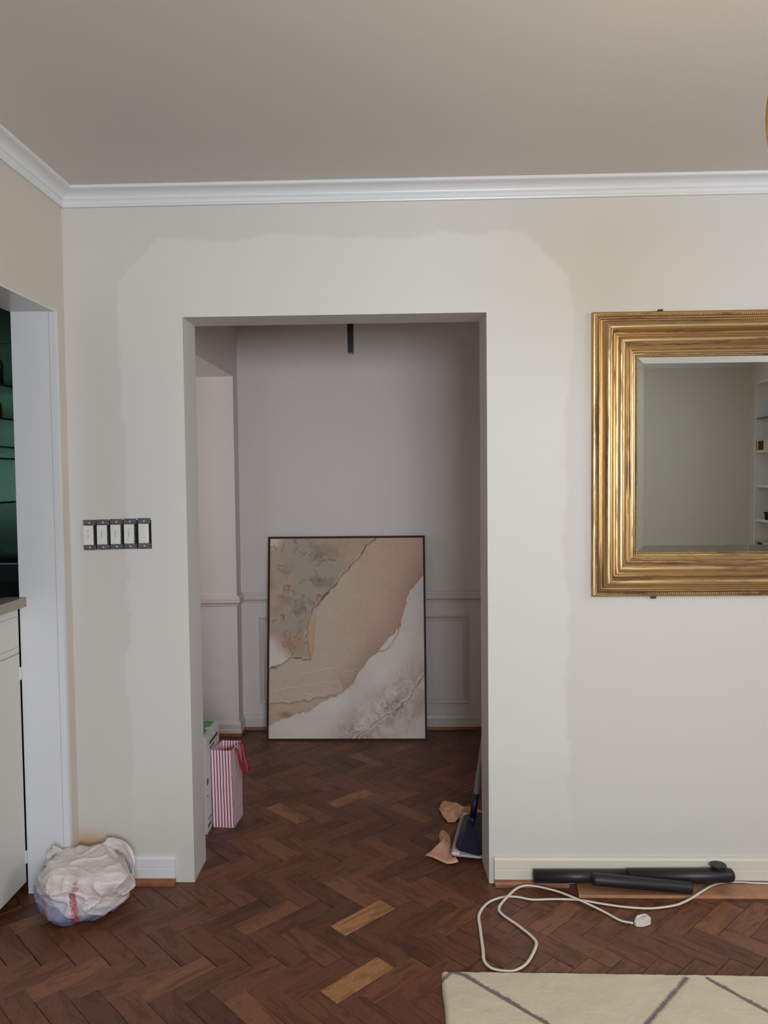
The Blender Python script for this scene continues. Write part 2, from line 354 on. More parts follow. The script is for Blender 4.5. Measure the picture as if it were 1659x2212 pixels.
# hall mouldings follow pier, return and back wall
hp = [(-.92, 1.6), (XHL, 1.6), (XHL, YH), (XHR, YH)]
cr_ = [(0, .744), (.006, .744), (.009, .748), (.009, .754), (.006, .756), (.012, .758), (.020, .764), (.020, .786), (.014, .795), (.012, .803), (0, .803)]
V, Fs, _ = sweep(hp, cr_+[cr_[0]], side=-1); struct('trim_7', MB().add(V, Fs), M['halltrim'])
hb_ = [(0, .018), (.017, .018), (.017, .036), (.012, .040), (.013, .066), (.008, .080), (0, .088)]
V, Fs, _ = sweep(hp, hb_+[hb_[0]], side=-1); struct('baseboard_hall', MB().add(V, Fs), M['halltrim'])
V, Fs, _ = sweep(hp, [(0, 0), (.020, 0), (.017, .018), (0, .018), (0, 0)], side=-1); struct('trim_8', MB().add(V, Fs), M['shoe'])
fr_ = [(0, 0), (0, .010), (.004, .014), (.010, .010), (.016, .006), (.024, .006), (.028, 0)]
V, Fs, _ = sweep([(.343, .152), (1.552, .152), (1.552, .660), (.343, .660)], fr_+[fr_[0]], closed=True, mapf=lambda a, b, h: (a, YH-h, b))
struct('trim_9', MB().add(V, Fs), M['halltrim'])
# ---------------------------------------------------------------- floor of herringbone blocks
W = MB(); W.box(-1.2, XR+.4, YB-.1, 2.4, -.06, -.0125); fl = struct('floor', W, M['dark'])
bw = .0754; bl = bw*3; gap = .0014; dlt = .0035
ang = math.pi/4+dlt; U2 = Vector((math.cos(ang), math.sin(ang))); V2 = Vector((-math.sin(ang), math.cos(ang))); P0 = Vector((.9385, -.268))
def blockmesh():
    me = bpy.data.meshes.new('parquet_block'); l, ww, c = bl-gap, bw-gap, .0009
    vs = [(0, 0, -.012), (l, 0, -.012), (l, ww, -.012), (0, ww, -.012), (0, 0, -c), (l, 0, -c), (l, ww, -c), (0, ww, -c),
          (c, c, 0), (l-c, c, 0), (l-c, ww-c, 0), (c, ww-c, 0)]
    fs = [(8, 9, 10, 11), (4, 5, 9, 8), (5, 6, 10, 9), (6, 7, 11, 10), (7, 4, 8, 11), (0, 1, 5, 4), (1, 2, 6, 5), (2, 3, 7, 6), (3, 0, 4, 7)]
    me.from_pydata(vs, [], fs); me.materials.append(M['parq']); u = me.uv_layers.new(name='uv')
    for p in me.polygons:
        for li in p.loop_indices: u.data[li].uv = me.vertices[me.loops[li].vertex_index].co[:2]
    return me, vs, fs
bme, bvs, bfs = blockmesh()
random.seed(5)
def project(p):
    d = Vector(p)-Vector((CX, -CD, CZ)); z = d.dot(FX); return (829.5+F*d.dot(RX)/z, 1106-F*d.dot(UX)/z) if z > .1 else (-9e3, -9e3)
blocks = []
for j in range(-70, 71):
    for k in range(-24, 25):
        for typ in (0, 1):
            # row lattice: u-boards step (+w,-w); v-boards between; repeat 2L along u
            if typ == 0: o = P0+U2*(j*bw+2*bl*k)-V2*(j*bw)-V2*bw; ca = o+U2*bl/2+V2*bw/2; rot = ang
            else:
                # occupies u:[L+(j)w, +w] right of the u-board's end, v downwards
                uo = bl+j*bw+2*bl*k; vo = -j*bw
                o = P0+U2*(uo+bw)+V2*(vo-bw); rot = ang+math.pi/2; ca = o-U2*bw/2+V2*bl/2
            if ca.x < -1.05 or ca.x > XR+.3 or ca.y < YB or ca.y > 1.95: continue
            blocks.append((o, rot, ca))
def in_board(b, p):
    d = Vector((p.x, p.y))-b[0]; a = b[1]; u = d.x*math.cos(a)+d.y*math.sin(a); v = -d.x*math.sin(a)+d.y*math.cos(a)
    return 0 <= u <= bl and 0 <= v <= bw
def visible(b):
    c = b[2]; u, v = project((c.x, c.y, 0))
    if not (-90 < u < 1750 and 1560 < v < 2300): return False
    if c.y > YH+.02: return False
    if c.y > .0:      # seen through the opening
        t = (CD)/(c.y+CD); xw = CX+(c.x-CX)*t
        if c.y > TH: t2 = (CD+TH)/(c.y+CD); x2 = CX+(c.x-CX)*t2
        else: x2 = xw
        return XL-.07 < xw and max(xw, x2) < XO+.08 and x2 > XL-.07 and c.x > .0
    return c.x > -.55
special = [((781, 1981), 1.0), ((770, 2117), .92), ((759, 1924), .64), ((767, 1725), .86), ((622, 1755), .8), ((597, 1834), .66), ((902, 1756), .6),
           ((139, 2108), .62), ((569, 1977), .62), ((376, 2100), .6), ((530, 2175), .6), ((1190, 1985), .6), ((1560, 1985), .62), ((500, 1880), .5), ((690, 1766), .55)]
vis = [b for b in blocks if visible(b)]; vis.sort(key=lambda b: (b[2]-Vector((CX, -CD))).length); near = vis[:300]; ns = set(id(b) for b in near)
SP = [(FL(*p), t) for p, t in special]
S = MB(); scol = []; suv = []
for b in blocks:
    tone = min(.55, max(.12, random.gauss(.33, .085)))
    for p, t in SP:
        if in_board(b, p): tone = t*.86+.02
    g, bb_ = random.random(), random.random(); dz = -.0002-random.random()*.0006
    if id(b) in ns:
        o = bpy.data.objects.new('parquet_block', bme); C.objects.link(o); o.parent = fl; o.location = (b[0].x, b[0].y, dz)
        o.rotation_euler = (0, 0, b[1]); o.color = (tone, g, bb_, 1)
    else:
        ca, sa = math.cos(b[1]), math.sin(b[1])
        S.add([(b[0].x+x*ca-y*sa, b[0].y+x*sa+y*ca, z+dz) for x, y, z in bvs], bfs); scol += [(tone, g, bb_, 1)]*len(bvs)
so = bpy.data.meshes.new('parquet_block'); so.from_pydata(S.v, [], S.f); so.materials.append(M['parqs']); setcol(so, scol)
u = so.uv_layers.new(name='uv'); nb = len(bvs); L_ = np.empty(len(so.loops), dtype=np.int32); so.loops.foreach_get('vertex_index', L_)
base2 = np.array([v[:2] for v in bvs]); u.data.foreach_set('uv', base2[L_ % nb].astype(np.float32).ravel())
sob = bpy.data.objects.new('parquet_block', so); C.objects.link(sob); sob.parent = fl; sob['kind'] = 'stuff'
# ---------------------------------------------------------------- gilt mirror
mx0, mx1, mz0, mz1 = 1.847, 3.05, 1.035, 2.021
T = thing('wall_mirror', 'large wall mirror in a wide worn gold leaf frame, hung right of the opening', 'mirror', ((mx0+mx1)/2, 0, mz0))
prof = [(0, .001), (0, .016), (.003, .019), (.007, .019), (.017, .019), (.019, .024), (.0225, .0265), (.025, .026), (.0265, .020), (.030, .019), (.033, .021)]
for i in range(9):
    t = i/8*math.pi; prof.append((.053-.019*math.cos(t), .022+.023*math.sin(t)))
prof += [(.0745, .022), (.0765, .0215), (.077, .029), (.079, .0305), (.081, .029), (.0815, .023)]
for i in range(7):
    t = i/6; prof.append((.083+.040*t, .022+.013*math.sin(math.pi*(t**.8))-.006*t))
prof += [(.126, .016), (.128, .022), (.130, .023), (.132, .022), (.1335, .016), (.137, .016), (.139, .0185), (.141, .016), (.1435, .013), (.146, .014), (.148, .012), (.157, .010), (.157, .003)]
V, Fs, U = sweep([(mx0, mz0), (mx1, mz0), (mx1, mz1), (mx0, mz1)], prof, closed=False, mapf=lambda a, b, h: (a, -h, b))
# mitred rails: each rail separate so the leaf streaks run along it
def rail(a, b, prof, nm='frame_rail'):
    P = [Vector(a), Vector(b)]; d = (P[1]-P[0]).normalized(); nn = Vector((-d.y, d.x)); L = (P[1]-P[0]).length
    k = len(prof); vs = []; uv = []
    NS = 24
    arc = [0]
    for i in range(1, k): arc.append(arc[-1]+math.hypot(prof[i][0]-prof[i-1][0], prof[i][1]-prof[i-1][1]))
    ro = random.random()*30
    for s_ in range(NS+1):
        for i, (dd, h) in enumerate(prof):
            s = dd+(L-2*dd)*s_/NS; q = P[0]+d*s+nn*dd; vs.append((q.x, -h, q.y)); uv.append((s+ro, arc[i]+ro*.1))
    fs = [(s_*k+i, (s_+1)*k+i, (s_+1)*k+i+1, s_*k+i+1) for s_ in range(NS) for i in range(k-1)]
    off = wpos(T); me = bpy.data.meshes.new(nm); me.from_pydata([tuple(Vector(v)-off) for v in vs], [], fs); me.materials.append(M['gold'])
    ul = me.uv_layers.new(name='uv')
    for li, l in enumerate(me.loops): ul.data[li].uv = uv[l.vertex_index]
    me.polygons.foreach_set('use_smooth', [True]*len(me.polygons)); me.update()
    o = bpy.data.objects.new(nm, me); C.objects.link(o); o.parent = T
cs = [(mx0, mz0), (mx1, mz0), (mx1, mz1), (mx0, mz1)]
for i in range(4): rail(cs[i], cs[(i+1) % 4], prof)
def beads(d, r, h, nm):
    B = MB(); c = [(mx0+d, mz0+d), (mx1-d, mz0+d), (mx1-d, mz1-d), (mx0+d, mz1-d)]
    for i in range(4):
        a, b = Vector(c[i]), Vector(c[(i+1) % 4]); n = int((b-a).length/(r*2.15)); dr = (b-a).normalized(); nn = Vector((-dr.y, dr.x))
        for k in range(n):
            q = a.lerp(b, (k+.5)/n); vs = []
            for zz, rr in ((-.7, .7), (.2, 1), (.8, .55)):
                for m_ in range(6):
                    an = m_*math.pi/3; ex = dr*(math.cos(an)*r*rr)+(nn+dr*.5)*(math.sin(an)*r*1.4*rr)
                    vs.append((q.x+ex.x, -(h+zz*r), q.y+ex.y))
            B.add(vs, [(m_, (m_+1) % 6, (m_+1) % 6+6, m_+6) for m_ in range(6)]+[(m_+6, (m_+1) % 6+6, (m_+1) % 6+12, m_+12) for m_ in range(6)]+[(12, 13, 14, 15, 16, 17)])
    me = B.build(nm, M['gold'], T, smooth=True, kind='stuff'); ul = me.data.uv_layers.new(name='uv')
    for li, l in enumerate(me.data.loops):
        co = me.data.vertices[l.vertex_index].co; ul.data[li].uv = (co.x+co.z, .3)
beads(.0115, .0032, .0195, 'beaded_edge'); beads(.1525, .0024, .0125, 'beaded_edge')
gx0, gx1, gz0, gz1 = mx0+.156, mx1-.156, mz0+.156, mz1-.156; bv = .022
B = MB(); B.add([(gx0+bv, -.0118, gz0+bv), (gx1-bv, -.0118, gz0+bv), (gx1-bv, -.0118, gz1-bv), (gx0+bv, -.0118, gz1-bv)], [(0, 1, 2, 3)])
B.add([(gx0+bv, -.003, gz0+bv), (gx1-bv, -.003, gz0+bv), (gx1-bv, -.003, gz1-bv), (gx0+bv, -.003, gz1-bv)], [(3, 2, 1, 0)]); B.build('mirror_glass', M['mirror'], T)
B = MB(); o4 = [(gx0, gz0), (gx1, gz0), (gx1, gz1), (gx0, gz1)]; i4 = [(gx0+bv, gz0+bv), (gx1-bv, gz0+bv), (gx1-bv, gz1-bv), (gx0+bv, gz1-bv)]
for i in range(4):
    j = (i+1) % 4; B.add([(o4[i][0], -.0102, o4[i][1]), (o4[j][0], -.0102, o4[j][1]), (i4[j][0], -.0118, i4[j][1]), (i4[i][0], -.0118, i4[i][1])], [(0, 1, 2, 3)])
B.build('bevelled_border', M['mirror'], T)
for x, z in ((2.081, mz1+.002), (2.062, mz0-.003)): MB().box(x-.008, x+.008, -.014, -.002, z-.005, z+.005).build('hanging_clip', M['bookdark'], T)
# ---------------------------------------------------------------- leaning abstract painting
pa, pb = PY(575.5, 1600.5, 1.51), PY(923, 1601, 1.51); px0, px1 = pa.x, pb.x; ty, tz = 1.676, 1.128
pt_ = PY(583, 1158, ty); ptr = PY(920, 1158, ty)
T = thing('abstract_painting', 'tall abstract relief painting in beige and grey, leaning on the hall wall', 'painting', ((px0+px1)/2, 1.51, 0))
up = Vector((0, ty-1.51, tz)); PH = up.length; up.normalize(); nf = Vector((0, -up.z, up.y))   # towards the viewer
PW = px1-px0; O3 = Vector((px0, 1.51, .0005)); 
def pl(a, b, h): return O3+Vector((1, 0, 0))*a+up*b+nf*h
fw_, fd = .008, .034
for i, (a0, a1, b0, b1) in enumerate(((0, PW, 0, fw_), (0, PW, PH-fw_, PH), (0, fw_, fw_, PH-fw_), (PW-fw_, PW, fw_, PH-fw_))):
    B = MB(); B.add([pl(a, b, h) for h in (-fd, 0) for b in (b0, b1) for a in (a0, a1)], [(0, 2, 3, 1), (4, 5, 7, 6), (0, 1, 5, 4), (2, 6, 7, 3), (0, 4, 6, 2), (1, 3, 7, 5)])
    B.build('frame_rail', M['brown'], T)
B = MB(); B.add([pl(a, b, h) for h in (-fd+.004, -.014) for b in (fw_, PH-fw_) for a in (fw_, PW-fw_)], [(0, 2, 3, 1), (4, 5, 7, 6), (0, 1, 5, 4), (2, 6, 7, 3), (0, 4, 6, 2), (1, 3, 7, 5)])
B.build('backing_tray', M['brown'], T)
NX, NY = 250, 320
gx, gy = np.meshgrid(np.linspace(0, 1, NX), np.linspace(0, 1, NY)); sxy = np.array([gx*PW, gy*PH])   # gy 0 = top
_w1 = None
def K(pts): return [((x-80)/1405*PW, (y-130)/1810*PH) for x, y in pts]
def dpoly(pts):
    P = np.array(K(pts)); best = np.full(gx.shape, 9.); sgn = np.zeros(gx.shape); tt = np.zeros(gx.shape)
    for i in range(len(P)-1):
        a, b = P[i], P[i+1]; ab = b-a; ax = sxy[0]-a[0]; ay = sxy[1]-a[1]; t = np.clip((ax*ab[0]+ay*ab[1])/(ab@ab), 0, 1)
        d = np.hypot(ax-t*ab[0], ay-t*ab[1]); m_ = d < best; best = np.where(m_, d, best); sgn = np.where(m_, np.sign(ab[0]*ay-ab[1]*ax), sgn); tt = np.where(m_, (i+t)/(len(P)-1), tt)
    return best, sgn, tt
def inpoly(pts):
    P = K(pts); r = np.zeros(gx.shape, bool); n = len(P)
    for i in range(n):
        (x0_, y0_), (x1_, y1_) = P[i], P[(i+1) % n]; c = ((y0_ > sxy[1]) != (y1_ > sxy[1])); xs = (x1_-x0_)*(sxy[1]-y0_)/(y1_-y0_+1e-12)+x0_; r ^= c & (sxy[0] < xs)
    return r
rng = np.random.RandomState(3)
def vnoise(fx, fy, seed, oct=4):
    r = np.random.RandomState(seed); out = 0; amp = 1; tot = 0
    for o in range(oct):
        nx, ny = int(fx*2**o)+3, int(fy*2**o)+3; g = r.rand(ny, nx); x = gx*(nx-2); y = gy*(ny-2); xi = x.astype(int); yi = y.astype(int); fx_ = x-xi; fy_ = y-yi
        fx_ = fx_*fx_*(3-2*fx_); fy_ = fy_*fy_*(3-2*fy_)
        v = g[yi, xi]*(1-fx_)*(1-fy_)+g[yi, xi+1]*fx_*(1-fy_)+g[yi+1, xi]*(1-fx_)*fy_+g[yi+1, xi+1]*fx_*fy_
        out = out+v*amp; tot += amp; amp *= .55
    return out/tot
sxy = sxy+np.array([(vnoise(22, 28, 31, 3)-.5)*.022+(vnoise(5, 6, 33, 2)-.5)*.02, (vnoise(22, 28, 32, 3)-.5)*.022+(vnoise(5, 6, 34, 2)-.5)*.02])
C1 = [(1060, 130), (960, 190), (900, 290), (820, 400), (740, 480), (640, 590), (560, 680), (490, 760), (450, 840), (420, 950), (415, 1030), (435, 1130), (445, 1240), (360, 1225), (270, 1220), (200, 1260), (130, 1295), (60, 1310)]
C1b = [(530, 710), (495, 800), (487, 900), (480, 1000), (470, 1100), (447, 1230)]
C2 = [(1490, 440), (1400, 580), (1330, 680), (1300, 800), (1270, 920), (1200, 1010), (1120, 1090), (1050, 1180), (950, 1270), (890, 1350), (840, 1440), (770, 1490), (690, 1540), (600, 1570), (500, 1580), (420, 1600), (300, 1620), (150, 1625), (60, 1635)]
C2b = [(1270, 920), (1240, 1000), (1190, 1100), (1140, 1155), (1060, 1170)]
C3 = [(850, 1440), (700, 1550), (560, 1610), (450, 1680), (330, 1720), (230, 1750), (150, 1790), (60, 1830)]
C4 = [(1500, 1350), (1420, 1470), (1350, 1580), (1250, 1670), (1170, 1720), (1060, 1790), (950, 1860), (870, 1950)]
d1, s1, t1 = dpoly(C1); d2, s2, t2 = dpoly(C2); d3, s3, t3 = dpoly(C3); d4, s4, t4 = dpoly(C4); d1b, _, t1b = dpoly(C1b); d2b, _, _ = dpoly(C2b)
UL = inpoly(C1+[(0, 1310), (0, 0), (1060, 0)]); LR = inpoly(C2[:12]+C3[1:]+[(0, 1830), (0, 2200), (1600, 2200), (1600, 440)]); MIDS = inpoly(C2[10:]+[(0, 1635), (0, 1830)]+C3[::-1]) & ~LR
n1, n2, n3, n4 = vnoise(4, 5, 1), vnoise(9, 12, 2, 5), vnoise(3, 3, 7), vnoise(40, 50, 9, 3)
def c(r, g, b): return np.array(s2l((r, g, b)))
def mixc(a, b, t): t = np.clip(t, 0, 1)[..., None]; return a*(1-t)+b*t
col = mixc(c(206, 186, 166), c(202, 172, 152), (gx-.3)*2+(n3-.5)*1.2)
col = mixc(col, c(166, 132, 112), np.clip(1-d2/.12, 0, 1)*.6*(t2 < .62)*(gx > .35))
col = col*(.95+.1*n4[..., None])
ulc = mixc(c(196, 168, 146), c(176, 164, 148), np.clip((n1-.40)*5, 0, 1)*np.clip(1-np.hypot(gx-.27, (gy-.25))*2.0, 0, 1)*2.2)
ulc = mixc(ulc, c(140, 130, 118), np.clip((n2-.52)*5, 0, 1)*np.clip(1-np.hypot(gx-.25, gy-.2)*2.6, 0, 1)*1.6); ulc = mixc(ulc, c(184, 146, 108), np.clip((n4-.5)*4, 0, 1)*np.clip((.55-n1)*5, 0, 1)*.55); ulc = mixc(ulc, c(176, 160, 146), n4*.5)
ulc = mixc(ulc, c(226, 214, 202), np.clip(1-np.hypot(gx/.16, (gy-.6)/.12), 0, 1)*2.5); ulc = mixc(ulc, c(222, 208, 190), np.clip(1-np.hypot(gx/.09, gy/.06), 0, 1)*2)
ulc = mixc(ulc, c(190, 148, 118), np.clip(1-np.hypot((gx-.14)/.13, (gy-.53)/.08), 0, 1)*1.1)
col = np.where(UL[..., None], ulc, col)
lrc = mixc(c(216, 206, 198), c(232, 222, 212), n1*1.4-.3); 
band = np.clip(1-(np.abs(d4-.02))/.17, 0, 1)*np.clip((gy-.52)*5, 0, 1)*np.clip((n2-.12)*2.4, 0, 1)
lrc = mixc(lrc, c(180, 160, 146), band*1.1); lrc = mixc(lrc, c(156, 128, 108), band*np.clip((n4-.52)*4, 0, 1)*.6)
lrc = mixc(lrc, c(226, 206, 190), (np.clip(1-np.hypot((gx-1)/.06, (gy-.72)/.05), 0, 1)*3))
col = np.where(LR[..., None], lrc, col)
msc = mixc(c(204, 180, 158), c(176, 120, 72), np.clip(1-np.hypot((gx-.11)/.06, (gy-.885)/.022), 0, 1)*1.6); msc = mixc(msc, c(186, 158, 134), n2*1.2-.3); col = np.where(MIDS[..., None], msc, col)
col = mixc(col, c(122, 82, 54), np.exp(-(d1/.0045)**2)*(.3+.7*np.clip((n4-.25)*2.5, 0, 1))); col = mixc(col, c(236, 214, 190), np.exp(-((d1-.006)/.003)**2)*UL*(n2-.1)*1.2); col = mixc(col, c(96, 62, 40), np.exp(-((t1-.35)/.07)**2)*np.exp(-(d1/.006)**2)*.9); strip = (d1b < .014) | ((d1 < .02) & ~UL & (t1 > .42) & (t1 < .7))  # brown pigment line, with ridge shadow and highlight painted into the colour beside it
col = mixc(col, c(206, 160, 116), strip*np.clip(n2*1.4, 0, 1)*.8); col = mixc(col, c(150, 104, 70), np.exp(-(d2/.0035)**2)*(.35+.5*n4)); col = mixc(col, c(240, 218, 198), np.exp(-((d2-.005)/.0035)**2)*LR*.8); col = mixc(col, c(176, 132, 94), np.exp(-(d2b/.0035)**2)*.8); col = mixc(col, c(150, 110, 78), np.exp(-(d3/.003)**2)*.6*(t3 > .15)); col = mixc(col, c(112, 78, 58), np.exp(-(d4/.0055)**2)*np.clip((n2-.2)*2.5, 0, 1)*.9); col = mixc(col, c(234, 214, 198), np.exp(-((d4-.008)/.004)**2)*np.clip((n4-.3)*3, 0, 1)*.7)  # other ridges: pigment lines plus painted-in shadow and cream highlight
hgt = .0024*np.exp(-(d1/.005)**2)*(.5+n2)+.0026*np.exp(-(d2/.005)**2)*(.5+n2)*(.4+.6*(t2 > .2))+.0018*np.exp(-(d2b/.004)**2)+.0017*np.exp(-(d3/.004)**2)+.0022*np.exp(-(d4/.006)**2)*(n2*1.6)+.001*np.exp(-(d1b/.005)**2)
hgt += .0016*UL*(n2-.5)+.0012*strip*n4+.0008*UL+.0006*LR
for L in ([(95, 1530), (270, 1490), (430, 1470), (600, 1455), (700, 1430)], [(330, 1355), (520, 1345), (690, 1325)], [(760, 1335), (880, 1330)], [(940, 1400), (1000, 1350), (1090, 1300)], [(1100, 1370), (1170, 1330), (1270, 1290)],
          [(1330, 1060), (1440, 990)], [(1340, 970), (1460, 890)], [(540, 1730), (640, 1670)], [(540, 1790), (580, 1850)], [(80, 1190), (130, 1205), (175, 1235)], [(390, 1545), (450, 1560), (540, 1590)], [(400, 1630), (440, 1640), (480, 1645)], [(860, 1600), (900, 1570)]):
    d, _, _ = dpoly(L); g_ = np.exp(-(d/.0024)**2); hgt += .0013*g_; col = mixc(col, c(236, 220, 204), g_*.5)  # thin ridges, cream highlight painted along each crest
for q in range(150):       # short squiggles of modelling paste
    if q < 62: x, y = rng.uniform(110, 640), rng.uniform(170, 1150)
    else:
        t = rng.rand(); x = 1480-t*640+rng.normal(0, 60); y = 1420+t*490+rng.normal(0, 90)
    a = rng.uniform(0, 6.3); pts = [(x, y)]
    for _ in range(4): a += rng.normal(0, .8); x += 17*math.cos(a); y += 17*math.sin(a); pts.append((x, y))
    d, _, _ = dpoly(pts); reg = UL if q < 62 else LR; g_ = np.exp(-(d/.0026)**2)*reg; hgt += .0015*g_
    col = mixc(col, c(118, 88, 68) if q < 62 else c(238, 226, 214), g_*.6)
CW, CHh, m0 = PW-.022, PH-.022, .011
vs = np.stack([m0+gx*CW, m0+(1-gy)*CHh, -.006+hgt], -1).reshape(-1, 3); off = wpos(T)
A_ = np.array([[1, 0, 0], list(up), list(nf)]); vs[:, 2] = -.006+(vs[:, 2]+.006)*1.8; world = vs@A_+np.array(O3)-np.array(off)
idx = np.arange(NX*NY).reshape(NY, NX); q_ = np.stack([idx[:-1, :-1], idx[1:, :-1], idx[1:, 1:], idx[:-1, 1:]], -1).reshape(-1, 4)
me = bpy.data.meshes.new('canvas'); me.from_pydata(world.tolist(), [], q_.tolist()); me.materials.append(M['canvas'])
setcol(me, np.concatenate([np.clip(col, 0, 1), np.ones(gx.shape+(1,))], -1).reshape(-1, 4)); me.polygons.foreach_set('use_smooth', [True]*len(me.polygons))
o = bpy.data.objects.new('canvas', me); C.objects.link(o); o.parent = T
# ---------------------------------------------------------------- uncovered switch bank
T = thing('light_switch_bank', 'five gang switch bank without its cover plate, left of the opening', 'light switch', (.167, 0, 1.212))
MB().box(.052, .292, -.0008, .0, 1.215, 1.318).build('box_cavity_shade', M['dark'], T)  # flat near-black sheet standing for the shaded cavity of the open box
for i in range(5):
    x = .0705+i*.0487; z = 1.2655+i*.0012; five = i == 4
    if five: x += .0015
    for za, zb_, zz in ((.036, .0545, .044), (-.0535, -.036, -.044)):
        st = MB().box(x-.0225, x+.0225, -.0032, -.0008, z+za, z+zb_).build('mounting_strap', M['steel'], T)
        MB().tube([(x, -.0030, z+zz), (x, -.0044, z+zz)], .0028, 8).build('screw', M['white'], st)
    if not five:
        sw = MB().box(x-.020, x+.015, -.0095, -.0008, z-.0345, z+.0345).build('dimmer_switch', M['white'], T, bevel=.0008)
        MB().box(x+.0155, x+.0185, -.007, -.0008, z-.034, z+.034).build('side_heatsink', M['steel'], sw)
        sl = (0.004, .017, .017, .012)[i]
        MB().box(x-.0038, x-.0026, -.0098, -.0090, z-.010, z+.020).build('slider_slot', M['ink'], sw)
        MB().box(x-.0155, x+.0095, -.0125, -.0093, z+sl-.004, z+sl+.004).build('slider', M['white'], sw, bevel=.001)
        MB().box(x-.0065, x+.0045, -.0125, -.0092, z-.0255, z-.0165).build('toggle_button', M['white'], sw, bevel=.001)
    else:
        sw = MB().box(x-.019, x+.0165, -.0085, -.0008, z-.0345, z+.0345).build('rocker_switch', M['white'], T, bevel=.0008)
        MB().box(x-.0155, x+.0125, -.0115, -.0083, z-.031, z+.031).build('paddle', M['white'], sw, bevel=.0012)
# ---------------------------------------------------------------- bar niche
NB, NY1 = -.62, .54
W = MB(); W.box(NB-.06, NB, -1.86, NY1+.05, 0, CE); W.box(NB, SX, NY1, NY1+.05, 0, CE); W.box(NB, SX, -1.86, -1.8, 0, CE); struct('wall_niche', W, M['bronze'])
W = MB(); W.box(NB, SX-.001, -1.8, NY1, 2.043, 2.09); struct('ceiling_niche', W, M['bronze'])
T = thing('back_mirror', 'green tinted mirror lining the back of the bar niche', 'mirror', (NB, -.6, 1.06))
MB().box(NB, NB+.006, -1.79, NY1-.001, 1.06, 2.042).build('mirror_panel', M['barmirror'], T); MB().box(NB+.007, SX-.004, NY1-.008, NY1-.001, 1.06, 2.042).build('mirror_panel', M['barmirror'], T)
T = thing('bar_cabinet', 'white painted bar cabinet with drawer and door beneath the taupe counter', 'cabinet', (-.38, -.9, 0))
MB().box(NB+.001, -.1725, -1.79, -.094, .045, 1.023).build('carcass', M['cab'], T); MB().box(NB+.001, -.25, -1.79, -.094, 0, .045).build('plinth', M['dark'], T)
for k, (y1, y0) in enumerate(((-.087, -.60), (-.603, -1.19), (-1.193, -1.78))):
    d = MB().box(-.172, -.154, y0, y1, .046, .8605).build('door', M['cab'], T, bevel=.0015)
    for z in (.79, .135): MB().box(-.157, -.150, y1-.006, y1+.004, z-.022, z+.022).build('hinge', M['trim'], d)
    d = MB().box(-.172, -.154, y0, y1, .8630, 1.022).build('drawer', M['cab'], T, bevel=.0015)
    MB().box(-.1545, -.1535, y0+.03, y1-.012, .990, .993).box(-.1545, -.1535, y0+.03, y1-.012, .884, .887).build('groove', M['greyp'], d)
T = thing('bar_countertop', 'thick taupe stone countertop over the white bar cabinet', 'countertop', (-.37, -.9, 1.024))
MB().box(-.200, -.126, -1.79, -.0812, 1.024, 1.0575).build('front_edge', M['counter'], T, bevel=.001)
MB().box(NB+.007, -.2, -1.79, -.0812, 1.024, 1.057).box(NB+.007, SX-.002, -.0812, NY1-.009, 1.024, 1.057).build('slab', M['granite'], T)
tg = thing('bar_tray_box', 'low black box with a thin steel rim at the niche end', 'box', (-.38, .42, 1.057))
MB().box(-.60, -.17, .34, NY1-.012, 1.057, 1.132).build('body', M['dark'], tg); MB().box(-.60, -.17, .334, .34, 1.126, 1.133).build('rim', M['steel'], tg)
k_ = 0
for z in (1.215, 1.375, 1.545, 1.59, 1.70, 1.83):
    if z == 1.215: continue
    nmz = {1.375: 'lowest glass shelf in the bar niche, above the pitcher', 1.545: 'glass shelf in the bar niche, lower of the middle pair', 1.59: 'glass shelf in the bar niche, upper of the middle pair', 1.70: 'glass shelf in the bar niche, just below the bottles', 1.83: 'highest glass shelf in the bar niche, among dark bottles'}
    tag(MB().box(NB+.008, -.36, -1.75, NY1-.010, z, z+.008).build('glass_shelf', M['greenglass']), nmz[z], 'shelf', 'glass shelves in the bar niche')
def bottle(x, y, z, h, r, m, lab):
    t = thing('bottle', lab, 'bottle', (x, y, z), 'bottles on the bar shelves')
    MB().lathe([(0, 0), (r, 0), (r, h*.58), (r*.8, h*.68), (r*.35, h*.78), (r*.33, h), (0, h)], (x, y, z), 16).build('body', m, t, smooth=True)
    MB().lathe([(0, 0), (r*.40, 0), (r*.40, .018), (0, .018)], (x, y, z+h), 10).build('cap', M['steel'], t)
bottle(-.46, .36, 1.709, .105, .034, M['redliq'], 'short dark red bottle on the shelf at the niche end')
bottle(-.50, .22, 1.709, .105, .034, M['bronze'], 'short dark green bottle left of the dark red one')
bottle(-.43, .30, 1.839, .175, .036, M['greenglass'], 'green glass bottle on the highest bar shelf')
bottle(-.48, .42, 1.839, .175, .034, M['bronze'], 'dark bottle behind the green one on the highest bar shelf')
T = thing('pitcher', 'glass pitcher of dark red liquid with a black handle on the bar', 'pitcher', (-.315, .40, 1.134))
cx_, cy_ = -.315, .40
MB().lathe([(0, .003), (.055, .003), (.062, .03), (.058, .085), (.05, .11), (.056, .124), (.0545, .124), (.048, .11), (.055, .085), (.059, .03), (.05, .006), (0, .006)], (cx_, cy_, 1.131), 24).build('glass_body', M['glass'], T, smooth=True)
MB().lathe([(0, .008), (.05, .008), (.0565, .03), (.053, .08), (0, .08)], (cx_, cy_, 1.131), 24).build('red_liquid', M['redliq'], T, smooth=True)
MB().tube(smooth_path([(cx_-.055, cy_, 1.245), (cx_-.04, cy_, 1.295), (cx_, cy_, 1.318), (cx_+.04, cy_, 1.295), (cx_+.055, cy_, 1.245)], 6), .007, 10).build('handle', M['black'], T, smooth=True)
MB().lathe([(0, 0), (.012, .0), (.014, .012), (0, .02)], (cx_, cy_, 1.252), 12).build('knob', M['brass'], T, smooth=True)
